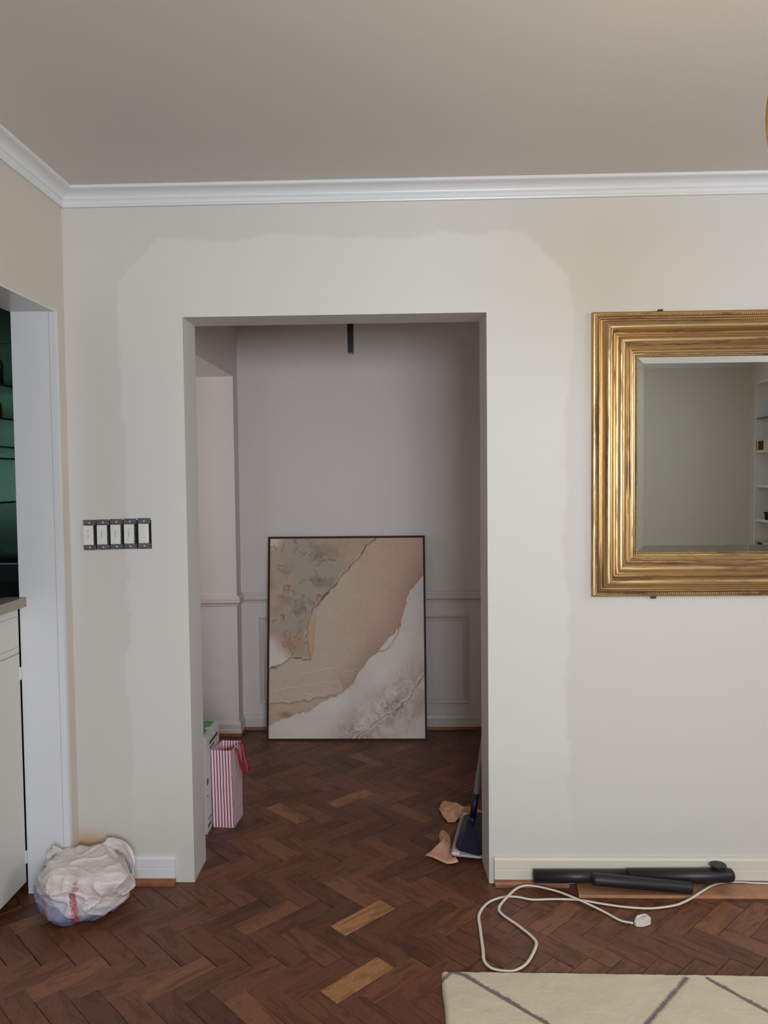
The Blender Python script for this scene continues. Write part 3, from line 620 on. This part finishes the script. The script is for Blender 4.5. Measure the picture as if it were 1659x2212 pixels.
# ---------------------------------------------------------------- plastic shopping bag
def plastic_bag():
    c0 = Vector((.084, -.175, .0)); T = thing('plastic_bag', 'crumpled white plastic shopping bag with red print, knotted, on the floor', 'plastic bag', c0)
    rnd = random.Random(11); pl_ = []
    for i in range(22):
        z = rnd.uniform(-1, 1); a = rnd.uniform(0, 6.283); r = math.sqrt(1-z*z); pl_.append((Vector((r*math.cos(a), r*math.sin(a), z)), rnd.uniform(.80, 1.02)))
    pl_.append((Vector((-.62, -.38, -.70)).normalized(), .80)); pl_.append((Vector((-.85, .1, .5)).normalized(), .80))
    NU, NV = 260, 150; vs = []; cols = []
    hx, hy, hz = .150, .136, .104
    for j in range(NV+1):
        th = math.pi*j/NV
        for i in range(NU):
            ph = 2*math.pi*i/NU; d = Vector((math.sin(th)*math.cos(ph), math.sin(th)*math.sin(ph), math.cos(th)))
            acc = 0
            for n_, h in pl_:
                dd = n_.dot(d)
                if dd > .05: acc += (h/dd)**-26
            r = acc**(-1/26) if acc > 0 else 1.0; r = min(r, 1.2)*(abs(d.x)**3.2+abs(d.y)**3.2+abs(d.z)**3.2)**(-1/3.2)
            q = Vector((d.x*2.0+d.z*1.2, d.y*2.2, d.z*2.6-d.x)); rid = 1-abs(noise.noise(q)); rid2 = 1-abs(noise.noise(d*7.3+Vector((5, 2, 1)))); r += .075*(rid**7-.3)+.018*(rid2**6-.3)+.09*noise.noise(d*1.5+Vector((9, 1, 3)))
            x, y, z = d.x*hx*r, d.y*hy*r, d.z*hz*r
            z += .088
            # lower left tucks in, right side carries straight down
            if x < 0: z += max(0, -x-.05)*.12
            z = max(z, .002+.001*noise.noise(d*9)); 
            if z < .05: k = 1-(.05-z)*(2.6 if x < 0 else 1.0); x *= k; y *= 1-(.05-z)*1.2
            wx = c0.x+x; wy = c0.y+y
            if wy > -.034: wy = -.034+(wy+.034)*.05
            if wx < .006 and wy > -.086: wy = -.086-.3*(wy+.086)
            if wx < -.135: wx = -.135
            vs.append(Vector((wx, wy, z)))
            # colours of the film, blue-grey towards the lower left
            f = .5+.5*noise.noise(d*4+Vector((3, 3, 3))); base = Vector(s2l((208, 198, 198))).lerp(Vector(s2l((228, 214, 204))), f)
            e = d.z*1.0+d.x*.42+.28*noise.noise(d*3+Vector((1, 8, 2)))+(.12 if d.x > .3 else 0)
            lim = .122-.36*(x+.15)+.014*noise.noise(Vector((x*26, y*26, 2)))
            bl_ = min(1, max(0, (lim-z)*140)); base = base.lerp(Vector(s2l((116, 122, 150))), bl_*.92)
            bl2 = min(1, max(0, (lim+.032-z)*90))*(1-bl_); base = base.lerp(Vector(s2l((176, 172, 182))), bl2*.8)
            # print: a broken vertical band, a round mark above it, a curl at the left
            if d.y < 0:
                u_, v_ = x, z
                red = 0
                if abs(u_-(.022+.008*math.sin(v_*40))) < .010 and .026 < v_ < .118: red = .75+.4*(noise.noise(Vector((u_*500, v_*160, 0))) > -.1)
                if v_ < .072 and .028 < v_ and .028 < u_ < .042 and noise.noise(Vector((u_*240, v_*200, 4))) > 0: red = .7
                rr = math.hypot(u_-.028, v_-.132)
                if rr < .0085 and not (.003 < rr < .005): red = 1
                if abs(u_-.028) < .008 and .144 < v_ < .155 and (int(v_*520) % 2): red = .8
                r2 = math.hypot(u_+.066, v_-.118); an = math.atan2(v_-.118, u_+.066)
                if abs(r2-(.004+.0028*(an+math.pi))) < .0016: red = .7
                if abs((u_+.085)+(v_-.09)*.9) < .006 and .05 < v_ < .098 and noise.noise(Vector((u_*300, v_*300, 7))) > -.25: red = .65
                base = base.lerp(Vector(s2l((168, 44, 56))), min(1, red)*.85)
            cols.append((*base, 1))
    fs = [(j*NU+i, (j+1)*NU+i, (j+1)*NU+(i+1) % NU, j*NU+(i+1) % NU) for j in range(NV) for i in range(NU)]
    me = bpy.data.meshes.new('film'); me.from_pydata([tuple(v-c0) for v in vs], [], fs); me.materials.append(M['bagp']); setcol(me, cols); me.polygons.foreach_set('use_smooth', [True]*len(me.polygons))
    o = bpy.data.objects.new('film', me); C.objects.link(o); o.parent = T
    def strip(pts, wid, nm, tw=0.0, seed=0):
        P = smooth_path(pts, 7); vs = []; n = 7; mb = MB()
        for i, p in enumerate(P):
            t = (P[min(i+1, len(P)-1)]-P[max(i-1, 0)]).normalized(); s = t.cross(Vector((0, -1, .2))).normalized(); s = Matrix.Rotation(tw*i/len(P), 3, t)@s; nn = t.cross(s)
            wv = wid[min(int(i/len(P)*len(wid)), len(wid)-1)] if isinstance(wid, list) else wid
            for k in range(n):
                q = k/(n-1)-.5; vs.append(p+s*(q*wv)+nn*(math.sin(q*14+i*.4+seed)*wv*.10))
        mb.add(vs, [(i*n+k, i*n+k+1, (i+1)*n+k+1, (i+1)*n+k) for i in range(len(P)-1) for k in range(n-1)])
        o = mb.build(nm, M['bagp'], T, smooth=True); setcol(o.data, [(*s2l((224, 214, 208)), 1)]*len(o.data.vertices))
        sm = o.modifiers.new('s', 'SOLIDIFY'); sm.thickness = .0015
    kx, ky, kz = -.050, -.150, .150
    strip([(kx+.06, ky+.0, kz-.004), (kx+.03, ky-.012, kz+.002), (kx, ky-.008, kz-.002), (kx-.012, ky, kz-.03)], [.030, .022, .018, .022], 'knot', 1.5)
    strip([(kx+.012, ky, kz-.004), (kx+.010, ky, kz+.020), (kx+.026, ky-.003, kz+.036), (kx+.044, ky-.002, kz+.050)], [.016, .018, .022, .036], 'handle_tail', .8, 2)
    strip([(kx+.02, ky+.012, kz+.004), (kx+.045, ky+.012, kz+.016), (kx+.075, ky+.010, kz+.012)], [.014, .022, .026], 'handle_tail', .5, 4)
    strip([(.10, -.085, .150), (.145, -.075, .178), (.19, -.08, .170), (.225, -.10, .13), (.235, -.12, .095)], [.030, .045, .050, .048, .04], 'handle', .9, 1)
plastic_bag()
# ---------------------------------------------------------------- striped gift bag and white carton in the hall
T = thing('gift_bag', 'tall red and white striped paper bag with red ribbon handles', 'paper bag', (.425, .51, 0))
fb = [FL(461.5, 1786), FL(506, 1788), FL(524.8, 1760)]; fb.append(fb[0]+(fb[2]-fb[1]))
ft = [PY(454.7, 1621, .447), PY(499, 1621, .44)]; H_ = (ft[0].z+ft[1].z)/2; tb = [FL(520.5, 1600, H_), FL(480, 1599, H_)]
tp = [Vector((ft[0].x, ft[0].y, H_)), Vector((ft[1].x, ft[1].y, H_)), tb[0], tb[1]]
tp = [Vector((max(p.x, .374), p.y, p.z)) for p in tp]; fb = [Vector((max(p.x, .374), p.y, .001)) for p in fb]
me = bpy.data.meshes.new('paper_body'); off = wpos(T); vs = []; fs = []; uvs = []; ru = 0
NR = 12
for i in range(4):
    j = (i+1) % 4; L = (fb[j]-fb[i]).length; LT = (tp[j]-tp[i]).length; b0 = len(vs)
    mid = .0 if i % 2 == 0 else .0
    for r in range(NR+1):
        t = r/NR
        for s in range(5):
            q = s/4; p = (fb[i].lerp(fb[j], q)).lerp(tp[i].lerp(tp[j], q), t)
            n_ = Vector(((fb[j]-fb[i]).y, -(fb[j]-fb[i]).x, 0)).normalized(); bul = math.sin(q*math.pi)*(.004*math.sin(t*3.1)*noise.noise(Vector((i*3, t*5, q))))
            if i == 0 and abs(t-.1) < .05: bul += .0012
            vs.append(p+n_*bul); uvs.append((ru+q*max(L, LT)*(.98), t*.33))
    ru += .0
    fs += [(b0+r*5+s, b0+r*5+s+1, b0+(r+1)*5+s+1, b0+(r+1)*5+s) for r in range(NR) for s in range(4)]
b0 = len(vs); vs += fb; uvs += [(0, 0)]*4; fs.append((b0, b0+1, b0+2, b0+3))
me.from_pydata([tuple(v-off) for v in vs], [], fs); me.materials.append(M['stripe']); ul = me.uv_layers.new(name='uv')
for li, l in enumerate(me.loops): ul.data[li].uv = uvs[l.vertex_index]
o = bpy.data.objects.new('paper_body', me); C.objects.link(o); o.parent = T; sm = o.modifiers.new('s', 'SOLIDIFY'); sm.thickness = .0012; sm.offset = -1
def ribbon(pts, wd, nm, par, side=Vector((0, 1, 0))):
    P = smooth_path(pts, 6); mb = MB(); vs = []
    for i, p in enumerate(P): vs += [p-side*wd/2, p+side*wd/2]
    mb.add(vs, [(2*i, 2*i+1, 2*i+3, 2*i+2) for i in range(len(P)-1)]); o = mb.build(nm, M['red'], par, smooth=True); s = o.modifiers.new('s', 'SOLIDIFY'); s.thickness = .0014; return o
xr = tp[1].x; ym = (tp[1].y+tp[2].y)/2
a = PY(485, 1616, .47); ribbon([PY(482, 1621, .50), PY(492, 1617.5, .49), PY(506, 1616, .485), PY(514, 1627, .48), PY(518, 1645, .48), PY(524, 1662, .485), PY(529.5, 1671, .49)], .012, 'ribbon_handle', T, Vector((.8, .5, .2)).normalized())
ribbon([PY(513, 1609, .55), PY(518, 1604, .54), PY(523, 1608, .53), PY(528, 1632, .52), PY(534, 1655, .51), PY(534, 1666, .505), PY(529.5, 1672, .50)], .016, 'ribbon_handle', T, Vector((.8, .5, .2)).normalized())
T = thing('carton', 'white printed carton with a green top behind the striped bag', 'box', (.305, .48, 0))
bx = (.246, .370, .375, .602, .405)
MB().box(bx[0], bx[1], bx[2], bx[3], 0, bx[4]).build('card_body', M['card'], T, bevel=.0015)
MB().box(bx[0]+.006, bx[1]-.016, bx[2]+.008, bx[3]-.012, bx[4], bx[4]+.0008).build('green_panel', M['green'], T)
def quad(vs, nm, m, p): return MB().add(vs, [(0, 1, 2, 3)]).build(nm, m, p)
MB().add([(bx[1]-.03, .475, bx[4]+.001), (bx[1]+.0015, .475, bx[4]+.001), (bx[1]+.0015, .505, bx[4]+.001), (bx[1]-.03, .505, bx[4]+.001), (bx[1]+.003, .475, bx[4]-.03), (bx[1]+.003, .505, bx[4]-.03)], [(0, 1, 2, 3), (1, 4, 5, 2)]).build('closing_flap', M['white'], T)
for k, (y0, y1, z0, z1) in enumerate(((.44, .58, .352, .366), (.44, .52, .333, .341), (.385, .41, .20, .225), (.385, .40, .15, .158), (.39, .44, .02, .034), (.40, .45, .05, .056))):
    B = MB(); yy = y0
    while yy < y1-.004: wdt = .004+.006*random.random(); B.box(bx[1], bx[1]+.0005, yy, min(yy+wdt, y1), z0, z1); yy += wdt+.0025
    B.build('printed_text', M['ink'], T)
# ---------------------------------------------------------------- floor mop with cloth
hc = Vector((1.452, .335, 0)); a_ = math.radians(79); du = Vector((math.cos(a_), math.sin(a_), 0)); dv = Vector((-du.y, du.x, 0))
T = thing('flat_mop', 'navy flat mop with a grey handle, leaning beside the opening in the hall', 'mop', hc)
def hd(u, v, z): return hc+du*u+dv*v+Vector((0, 0, z))
hl, hw = .178, .064
def plate(hl, hw, z0, z1, ch):
    pts = [(-hl+ch, -hw), (hl-ch, -hw), (hl, -hw+ch), (hl, hw-ch), (hl-ch, hw), (-hl+ch, hw), (-hl, hw-ch), (-hl, -hw+ch)]
    mb = MB(); mb.add([hd(u, v, z0) for u, v in pts]+[hd(u, v, z1) for u, v in pts], [tuple(range(8))[::-1], tuple(range(8, 16))]+[(i, (i+1) % 8, (i+1) % 8+8, i+8) for i in range(8)]); return mb
plate(hl, hw, .014, .023, .012).build('rubber_pad', M['greyp'], T, bevel=.002)
o8 = [(-.176, -.045), (-.155, -.063), (.155, -.063), (.172, -.045), (.168, .018), (.125, .050), (-.125, .050), (-.150, .030)]; i8 = [(u*.30, v*.30+.004) for u, v in o8]
mb = MB(); mb.add([hd(u, v, .0225) for u, v in o8]+[hd(u*.99, v*.96, .040) for u, v in o8]+[hd(u, v, .072) for u, v in i8], [(i, (i+1) % 8, (i+1) % 8+8, i+8) for i in range(8)]+[(i+8, (i+1) % 8+8, (i+1) % 8+16, i+16) for i in range(8)]+[tuple(range(16, 24)), tuple(range(8))[::-1]])
hdo = mb.build('head_shell', M['navy'], T)
MB().add([hd(u, v, z) for u, v, z in ((-.035, .038, .0455), (-.008, .038, .0455), (-.008, .027, .0555), (-.035, .027, .0555))], [(0, 1, 2, 3)]).build('pale_tag', M['greyp'], hdo)
for su in (-1, 1):
    for sv in (1,):
        MB().add([hd(su*u, sv*v, z) for z in (.0225, .030) for u, v in ((.150, .055), (.178, .055), (.178, .028), (.166, .028))], [(0, 1, 2, 3), (4, 5, 6, 7), (0, 1, 5, 4), (1, 2, 6, 5), (2, 3, 7, 6), (3, 0, 4, 7)]).build('cloth_clip', M['white'], T)
top = Vector((1.632, .40, 1.26)); b0_ = hd(0, 0, .055); dr = (top-b0_).normalized()
# aim the handle so it passes where it is seen
m1 = PY(1024.5, 1742, .36); m2 = PY(1039, 1640, .37); dd_ = (m2-m1).normalized(); b0_ = m1-dd_*((m1.z-.055)/dd_.z); tq = b0_+dd_*((1.15-.055)/dd_.z); tq.x = min(tq.x, 1.642)
dr = (tq-b0_).normalized(); brk = b0_+dr*((.178-.055)/dr.z)
MB().tube([b0_-dr*.004, b0_+dr*.03], [.016, .014], 14).build('swivel_joint', M['navy'], T, smooth=True)
MB().tube([b0_+dr*.02, brk], .0135, 14).build('lower_handle', M['navy'], T, smooth=True)
MB().tube([brk, tq], .0115, 14).build('upper_handle', M['greyp'], T, smooth=True)
def cloth(pix, nm, lab, seed, hgt_):
    P = [FL(u, v) for u, v in pix]; cen = sum(P, Vector())/len(P); n = len(P); R = 10; vs = [cen+Vector((0, 0, .014+hgt_))]; fs = []
    P = smooth_path(P+[P[0]], 5)[:-1]; n = len(P)
    for r in range(1, R+1):
        for i, p in enumerate(P):
            t = r/R; q = cen.lerp(p, t); z = .003+(hgt_+.010)*(1-t)**.8+.020*abs(noise.noise(Vector((q.x*22+seed, q.y*14, t*1.5))))*(1.1-t*.5)
            dl_ = q-hc; uu, v2 = dl_.dot(du), dl_.dot(dv)
            if abs(uu) < hl+.012 and abs(v2) < hw+.012: z = min(z, .009)
            vs.append(Vector((q.x, q.y, z)))
    fs = [(0, 1+i, 1+(i+1) % n) for i in range(n)]+[(1+r*n+i, 1+r*n+(i+1) % n, 1+(r+1)*n+(i+1) % n, 1+(r+1)*n+i) for r in range(R-1) for i in range(n)]
    o = MB().add(vs, fs).build(nm, M['tan'], None, smooth=True); s = o.modifiers.new('s', 'SOLIDIFY'); s.thickness = .0018; s.offset = 1; tag(o, lab, 'cloth', 'tan cloths by the mop'); return o
cloth([(948, 1751), (956, 1736), (970, 1734), (986, 1741), (1005, 1747), (1024, 1751), (1040, 1754), (1040, 1761), (1012, 1760), (1000, 1766), (988, 1774), (982, 1778), (968, 1778), (956, 1765)], 'tan_cloth', 'rounded tan cloth poking out behind the far end of the mop head', 1, .012)
cloth([(919, 1852), (938, 1838), (950, 1824), (949, 1808), (955, 1795), (966, 1802), (972, 1815), (974, 1840), (968, 1862), (990, 1868), (970, 1869), (945, 1861)], 'tan_cloth', 'pointed folded tan cloth at the near end of the mop head', 5, .016)
# ---------------------------------------------------------------- bundle hanging in the hall
T = thing('hanging_fringe', 'thin dark bristly bundle hanging behind the top of the opening', 'wire bundle', PY(757, 700, .75))
tpz = CE; cb = PY(757.5, 768, .75); wd_ = 14.5/F*3.48
for i in range(26):
    q = (i/25-.5); y = .75+random.uniform(-.006, .006); x = cb.x+q*wd_*.9; zb = cb.z+random.uniform(0, .018)+abs(q)*.006
    MB().tube([(x*1.0+q*wd_*.18, y, tpz), (x+random.uniform(-.001, .001), y, (tpz+zb)/2), (x-q*.002, y, zb)], [.0016, .0014, .0008], 5).build('strand', M['wire'], T)
MB().box(cb.x-.022, cb.x+.022, .735, .765, tpz-.012, tpz).build('clamp', M['wire'], T)
# ---------------------------------------------------------------- plank, black tubes, cord
pz = .011
T = thing('wood_plank', 'long loose tan wood board with an angled end, flat on the floor by the baseboard', 'wood board', (2.6, -.055, 0))
e0, e1 = FL(1243, 1909, pz), FL(1252, 1937, pz); xa, xb = PY(1243, 1909, -.0).x, e1.x; y0_, y1_ = -.0175, -.096; ye = FL(1659, 1940, pz).y
mb = MB(); mb.add([(xa, y0_, z) for z in (.0, pz)]+[(xb, y1_, z) for z in (.0, pz)]+[(3.6, y1_-.006, z) for z in (.0, pz)]+[(3.6, y0_, z) for z in (.0, pz)], [(0, 2, 3, 1), (2, 4, 5, 3), (4, 6, 7, 5), (6, 0, 1, 7), (1, 3, 5, 7), (0, 6, 4, 2)]); mb.build('board', M['plankwood'], T, bevel=.0012)
def cyl(name, lab, cat, segs, caps):
    T = thing(name, lab, cat, segs[0][0][0]); 
    for k, (pts, r, nm) in enumerate(segs): MB().tube(pts, r, 28).build(nm, M['black'], T, smooth=False)
    return T
def az(x, y, z): return Vector((x, y, z))
T = thing('black_tube', 'longer black tube with a knob near its right end, against the baseboard', 'tube', az(1.64, -.042, .03))
yA = -.042
MB().tube([az(1.637, yA, .049), az(1.965, yA, .0505)], .0228, 28).build('inner_tube', M['black'], T, smooth=True)
MB().tube([az(1.965, yA, .0515), az(2.312, yA, .0545), az(2.328, yA, .0545), az(2.3345, yA, .0545)], [.0245, .0245, .0225, .015], 28).build('outer_sleeve', M['black'], T, smooth=True)
MB().tube([az(2.281, yA, .072), az(2.281, yA, .087), az(2.281, yA, .088), az(2.281, yA, .0935)], [.016, .020, .0268, .0268], 20).build('knob', M['black'], T)
T = thing('black_tube', 'shorter black tube lying across the front of the longer one', 'tube', az(1.85, -.08, .012))
p0 = PY(1281, 1899, -.088); p1 = PY(1493, 1911, -.086); p0.z = max(p0.z, .0325); p1.z = .0325
MB().tube([p0, p0+(p1-p0)*.02, p1-(p1-p0)*.01, p1], [.0205, .0213, .0213, .0205], 28, rb=1).build('tube_wall', M['black'], T, smooth=True)
T = thing('extension_cord', 'white flat extension cord looped on the parquet, with a three way socket end', 'cord', FL(1390, 1988))
cr = [(1659, 1908, .012), (1600, 1905, .012), (1560, 1906.5, .012), (1535, 1914, .016), (1512, 1928, .016), (1500, 1936, .012), (1478, 1948, .005), (1455, 1956, .003), (1405, 1962, .003), (1350, 1959, .003), (1300, 1952, .003), (1252, 1944, .003), (1200, 1942, .003), (1150, 1943, .003), (1115, 1937, .003), (1085, 1938, .003),
      (1054, 1950, .003), (1035, 1975, .003), (1037, 2005, .003), (1043, 2050, .003), (1046, 2075, .003), (1062, 2091, .003), (1090, 2097, .003), (1115, 2095, .003), (1140, 2078, .003), (1158, 2042, .003), (1150, 2024, .003), (1118, 1998, .003), (1085, 1975, .003), (1078, 1960, .004), (1095, 1938, .012),
      (1120, 1917, .016), (1150, 1913, .018), (1200, 1924, .012), (1240, 1939, .010), (1280, 1957, .006), (1310, 1972, .003), (1340, 1988, .003), (1368, 1994, .006)]
pp = [FL(1700, 1909, .014)]+[FL(u, v, z+.0025) for u, v, z in cr]
pp[0] = Vector((2.9, -.03, .0145))
MB().tube(smooth_path(pp, 6), .0052, 8, rb=.5).build('cable', M['cord'], T, smooth=True)
pc = FL(1388, 1988, .013); dq = (FL(1408, 1982, .013)-FL(1370, 1993, .013)).normalized(); sd = Vector((-dq.y, dq.x, 0))
def pq(a, b, z): return pc+dq*a+sd*b+Vector((0, 0, z-.013))
mb = MB(); pr = [(-.030, .005), (-.022, .010), (-.010, .015), (.018, .015), (.024, .012), (.024, -.012), (.018, -.015), (-.010, -.015), (-.022, -.010), (-.030, -.005)]
n = len(pr); mb.add([pq(a, b, .001) for a, b in pr]+[pq(a, b, .024 if a > -.02 else .016) for a, b in pr], [tuple(range(n))[::-1], tuple(range(n, 2*n))]+[(i, (i+1) % n, (i+1) % n+n, i+n) for i in range(n)])
so_ = mb.build('socket_end', M['cord'], T, bevel=.0018)
for a in (.004, .012): MB().add([pq(a+x, b, z) for z in (.0235, .0246) for x in (-.001, .001) for b in (-.005, .003)], [(0, 1, 3, 2), (4, 5, 7, 6), (0, 1, 5, 4), (2, 3, 7, 6), (0, 2, 6, 4), (1, 3, 7, 5)]).build('slot', M['greyp'], so_)
# ---------------------------------------------------------------- rug
T = thing('area_rug', 'thick cream wool rug with charcoal diamond lines, bottom right', 'rug', (2.1, -1.3, 0))
rx = np.concatenate([np.arange(1.29, 2.42, .005), np.arange(2.42, 3.3, .02)]); ry = np.concatenate([np.arange(-.511, -.80, -.004), np.arange(-.80, -2.3, -.02)])
GX, GY = np.meshgrid(rx, ry); R0 = np.array([1.2905, -.509])
def ptu(u, v): q = FL(u, v, .014); return np.array([q.x, q.y])
LN = []
def seg(a, b, ext=0.): d = b-a; LN.append((a, b+d*ext))
seg(ptu(975, 2097), ptu(1000, 2103)); seg(ptu(1000, 2103), ptu(1190, 2212), 5.0); seg(ptu(955, 2115), ptu(975, 2097)); seg(ptu(1480, 2107), ptu(1390, 2212), 2.2); seg(ptu(1525, 2107), ptu(1659, 2180), 6.)
seg(np.array([1.29, -1.5]), np.array([1.75, -2.2])); seg(np.array([2.9, -.52]), np.array([2.3, -1.2]), 1.5)
dm = np.full(GX.shape, 9.); nzz = np.vectorize(lambda a, b: noise.noise(Vector((a*34, b*34, 0))))(GX, GY); nz2 = np.vectorize(lambda a, b: noise.noise(Vector((a*9, b*22, 3))))(GX, GY); nz3 = np.vectorize(lambda a, b: noise.noise(Vector((a*110, b*110, 3))))(GX, GY)
for a, b in LN:
    ab = b-a; t = np.clip(((GX-a[0])*ab[0]+(GY-a[1])*ab[1])/(ab@ab), 0, 1); dm = np.minimum(dm, np.hypot(GX-a[0]-t*ab[0], GY-a[1]-t*ab[1]))
k = np.clip((.0085+.0035*nzz+.003*nz3-dm)/.003, 0, 1)[..., None]
colr = np.array(s2l((208, 192, 164)))*(1+.07*nz2[..., None]+.05*nz3[..., None]); colr = colr*(1-k)+np.array(s2l((104, 92, 82)))*k
zz = .0125+.0012*nzz+.0014*nz3-.0018*k[..., 0]; edge = np.minimum(np.minimum(GX-rx[0], -.511-GY)+0, 1); zz = np.where(edge < .006, .003+np.clip(edge, 0, .006)/.006*.008, zz)
wob = .0022*np.vectorize(lambda a: noise.noise(Vector((a*40, 0, 7))))(GX[0]); GYw = GY+wob*np.exp(-(-.511-GY)/.01)-.0118*(GX-1.29); GXw = GX-.0018*np.sin(GY*30)*np.exp(-(GX-1.29)/.02)
n0, n1_ = GX.shape; idx = np.arange(n0*n1_).reshape(n0, n1_); off = wpos(T); vv = np.stack([GXw, GYw, zz], -1).reshape(-1, 3)-np.array(off)
q_ = np.stack([idx[:-1, :-1], idx[1:, :-1], idx[1:, 1:], idx[:-1, 1:]], -1).reshape(-1, 4); rim = list(idx[0, :])+list(idx[1:, -1])+list(idx[-1, -2::-1])+list(idx[-2:0:-1, 0]); nn_ = n0*n1_
low = vv[rim].copy(); low[:, 2] = .0008; vv = np.concatenate([vv, low]); m_ = len(rim)
me = bpy.data.meshes.new('wool_pile'); me.from_pydata(vv.tolist(), [], q_.tolist()+[(int(rim[i]), int(rim[(i+1) % m_]), nn_+(i+1) % m_, nn_+i) for i in range(m_)]); me.materials.append(M['wool'])
ca_ = np.concatenate([np.clip(colr, 0, 1), np.ones(GX.shape+(1,))], -1).reshape(-1, 4); setcol(me, np.concatenate([ca_, ca_[rim]])); me.polygons.foreach_set('use_smooth', [True]*len(me.polygons))
o = bpy.data.objects.new('wool_pile', me); C.objects.link(o); o.parent = T
# ---------------------------------------------------------------- globe pendant at the right edge
T = thing('pendant_lamp', 'amber glass globe pendant lamp with a brass rim, at the right picture edge', 'pendant lamp', (1.89, -1.65, CE))
lc = PY(1656, 257, -1.65); R_ = .19; lx = lc.x+.192; R_ = .170; lz = lc.z
prf = [(R_*math.sin(math.pi*i/40)+.0001, -R_*math.cos(math.pi*i/40)) for i in range(1, 39)]; pin = [(r*.975, z*.975) for r, z in prf[::-1]]
MB().lathe(prf, (lx, -1.65, lz), 64).build('globe', M['amber'], T, smooth=True)
MB().lathe([(.0, .0), (.03, .0), (.034, .02), (.02, .05), (.008, .06), (.0, .06)], (lx, -1.65, lz+R_-.012), 24).build('cap', M['brass'], T, smooth=True)
MB().tube([(lx, -1.65, lz+R_+.04), (lx, -1.65, CE-.02)], .005, 10).build('rod', M['brass'], T); MB().lathe([(0, 0), (.05, 0), (.055, .015), (.055, .02), (0, .02)], (lx, -1.65, CE-.02), 24).build('ceiling_rose', M['brass'], T)
MB().lathe([(.001, -.04), (.018, -.034), (.028, -.01), (.026, .012), (.012, .035), (.001, .038)], (lx, -1.65, lz), 20).build('bulb', M['bulb'], T, smooth=True)
ring = [(lx+.188*math.sin(i/64*2*math.pi), -1.65, lz+.188*math.cos(i/64*2*math.pi)) for i in range(65)]
MB().tube(ring, .0034, 10, cap=False, rb=1.6).build('brass_rim', M['brass'], T, smooth=True)
pl2 = bpy.data.lights.new('bulb_light', 'POINT'); pl2.energy = 6.5; pl2.color = (1, .95, .88); pl2.shadow_soft_size = .045
plo = bpy.data.objects.new('bulb_light', pl2); C.objects.link(plo); plo.location = (lx, -1.65, lz-.09)
# ---------------------------------------------------------------- bookcase seen in the mirror
y0, y1 = -4.28, -2.9; xb = XR+.34
T = thing('built_in_bookcase', 'white built in bookcase reflected at the right of the mirror', 'bookcase', (XR+.17, (y0+y1)/2, 0))
MB().box(xb-.02, xb, y0, y1, 0, 2.27).build('back_panel', M['trim'], T)
for y in (y0, y1-.02): MB().box(XR+.002, xb-.02, y, y+.02, 0, 2.27).build('side_panel', M['trim'], T)
MB().box(XR+.002, xb-.02, y0+.02, y1-.02, 2.25, 2.27).build('top_panel', M['trim'], T)
SH = [(.40, .02), (.78, .02), (1.06, .02), (1.36, .02), (1.665, .02), (1.95, .008)]
for z, t in SH: MB().box(XR+.01, xb-.02, y0+.02, y1-.02, z-t, z).build('shelf', M['trim'] if t > .01 else M['glass'], T)
def bookstack(z, y, nm, lab, mats, ln=.24, dp=.17, x=XR+.005):
    zz = z+.0005
    t = thing('book', lab, 'book', (x+dp/2, y+ln/2, zz), 'books in the bookcase')
    hh = .085
    MB().box(x+.004, x+dp-.004, y+.004, y+ln-.004, zz+.004, zz+hh-.004).build('pages', M['book'], t)
    MB().box(x, x+dp, y, y+ln, zz, zz+.004).box(x, x+dp, y, y+ln, zz+hh-.004, zz+hh).box(x, x+.004, y, y+ln, zz+.004, zz+hh-.004).build('cover', M['book'], t)
    MB().box(x-.001, x, y+.05, y+.15, zz+.004, zz+hh-.004).box(x-.001, x, y+.018, y+.026, zz, zz+hh).build('title_label', M['bookdark'], t)
bookstack(1.665, -4.27+.012, 'book', 'cream book with a dark label lying flat on the fifth shelf', None)
bookstack(.78, -4.255, 'book', 'cream book with a dark label lying flat on the second shelf', None)
T = thing('black_box', 'small black box on the bookcase shelf seen in the mirror', 'box', (XR+.1, -4.05, 1.0605)); MB().box(XR+.03, XR+.2, -4.13, -3.96, 1.0605, 1.115).build('box_body', M['dark'], T, bevel=.002); MB().box(XR+.026, XR+.204, -4.134, -3.956, 1.115, 1.128).build('lid', M['dark'], T, bevel=.002)
T = thing('knot_ornament', 'cream knotted rope ornament on top of the black box', 'ornament', (XR+.11, -4.04, 1.129))
kp = []
for i in range(60):
    t = i/60*2*math.pi; kp.append((XR+.11+.03*(math.sin(t)+2*math.sin(2*t))*.4, -4.04+.05*(math.cos(t)-2*math.cos(2*t))*.45, 1.152+.014*math.sin(3*t)))
kp.append(kp[0]); MB().tube(kp, .013, 8).build('rope', M['cream'], T, smooth=True)
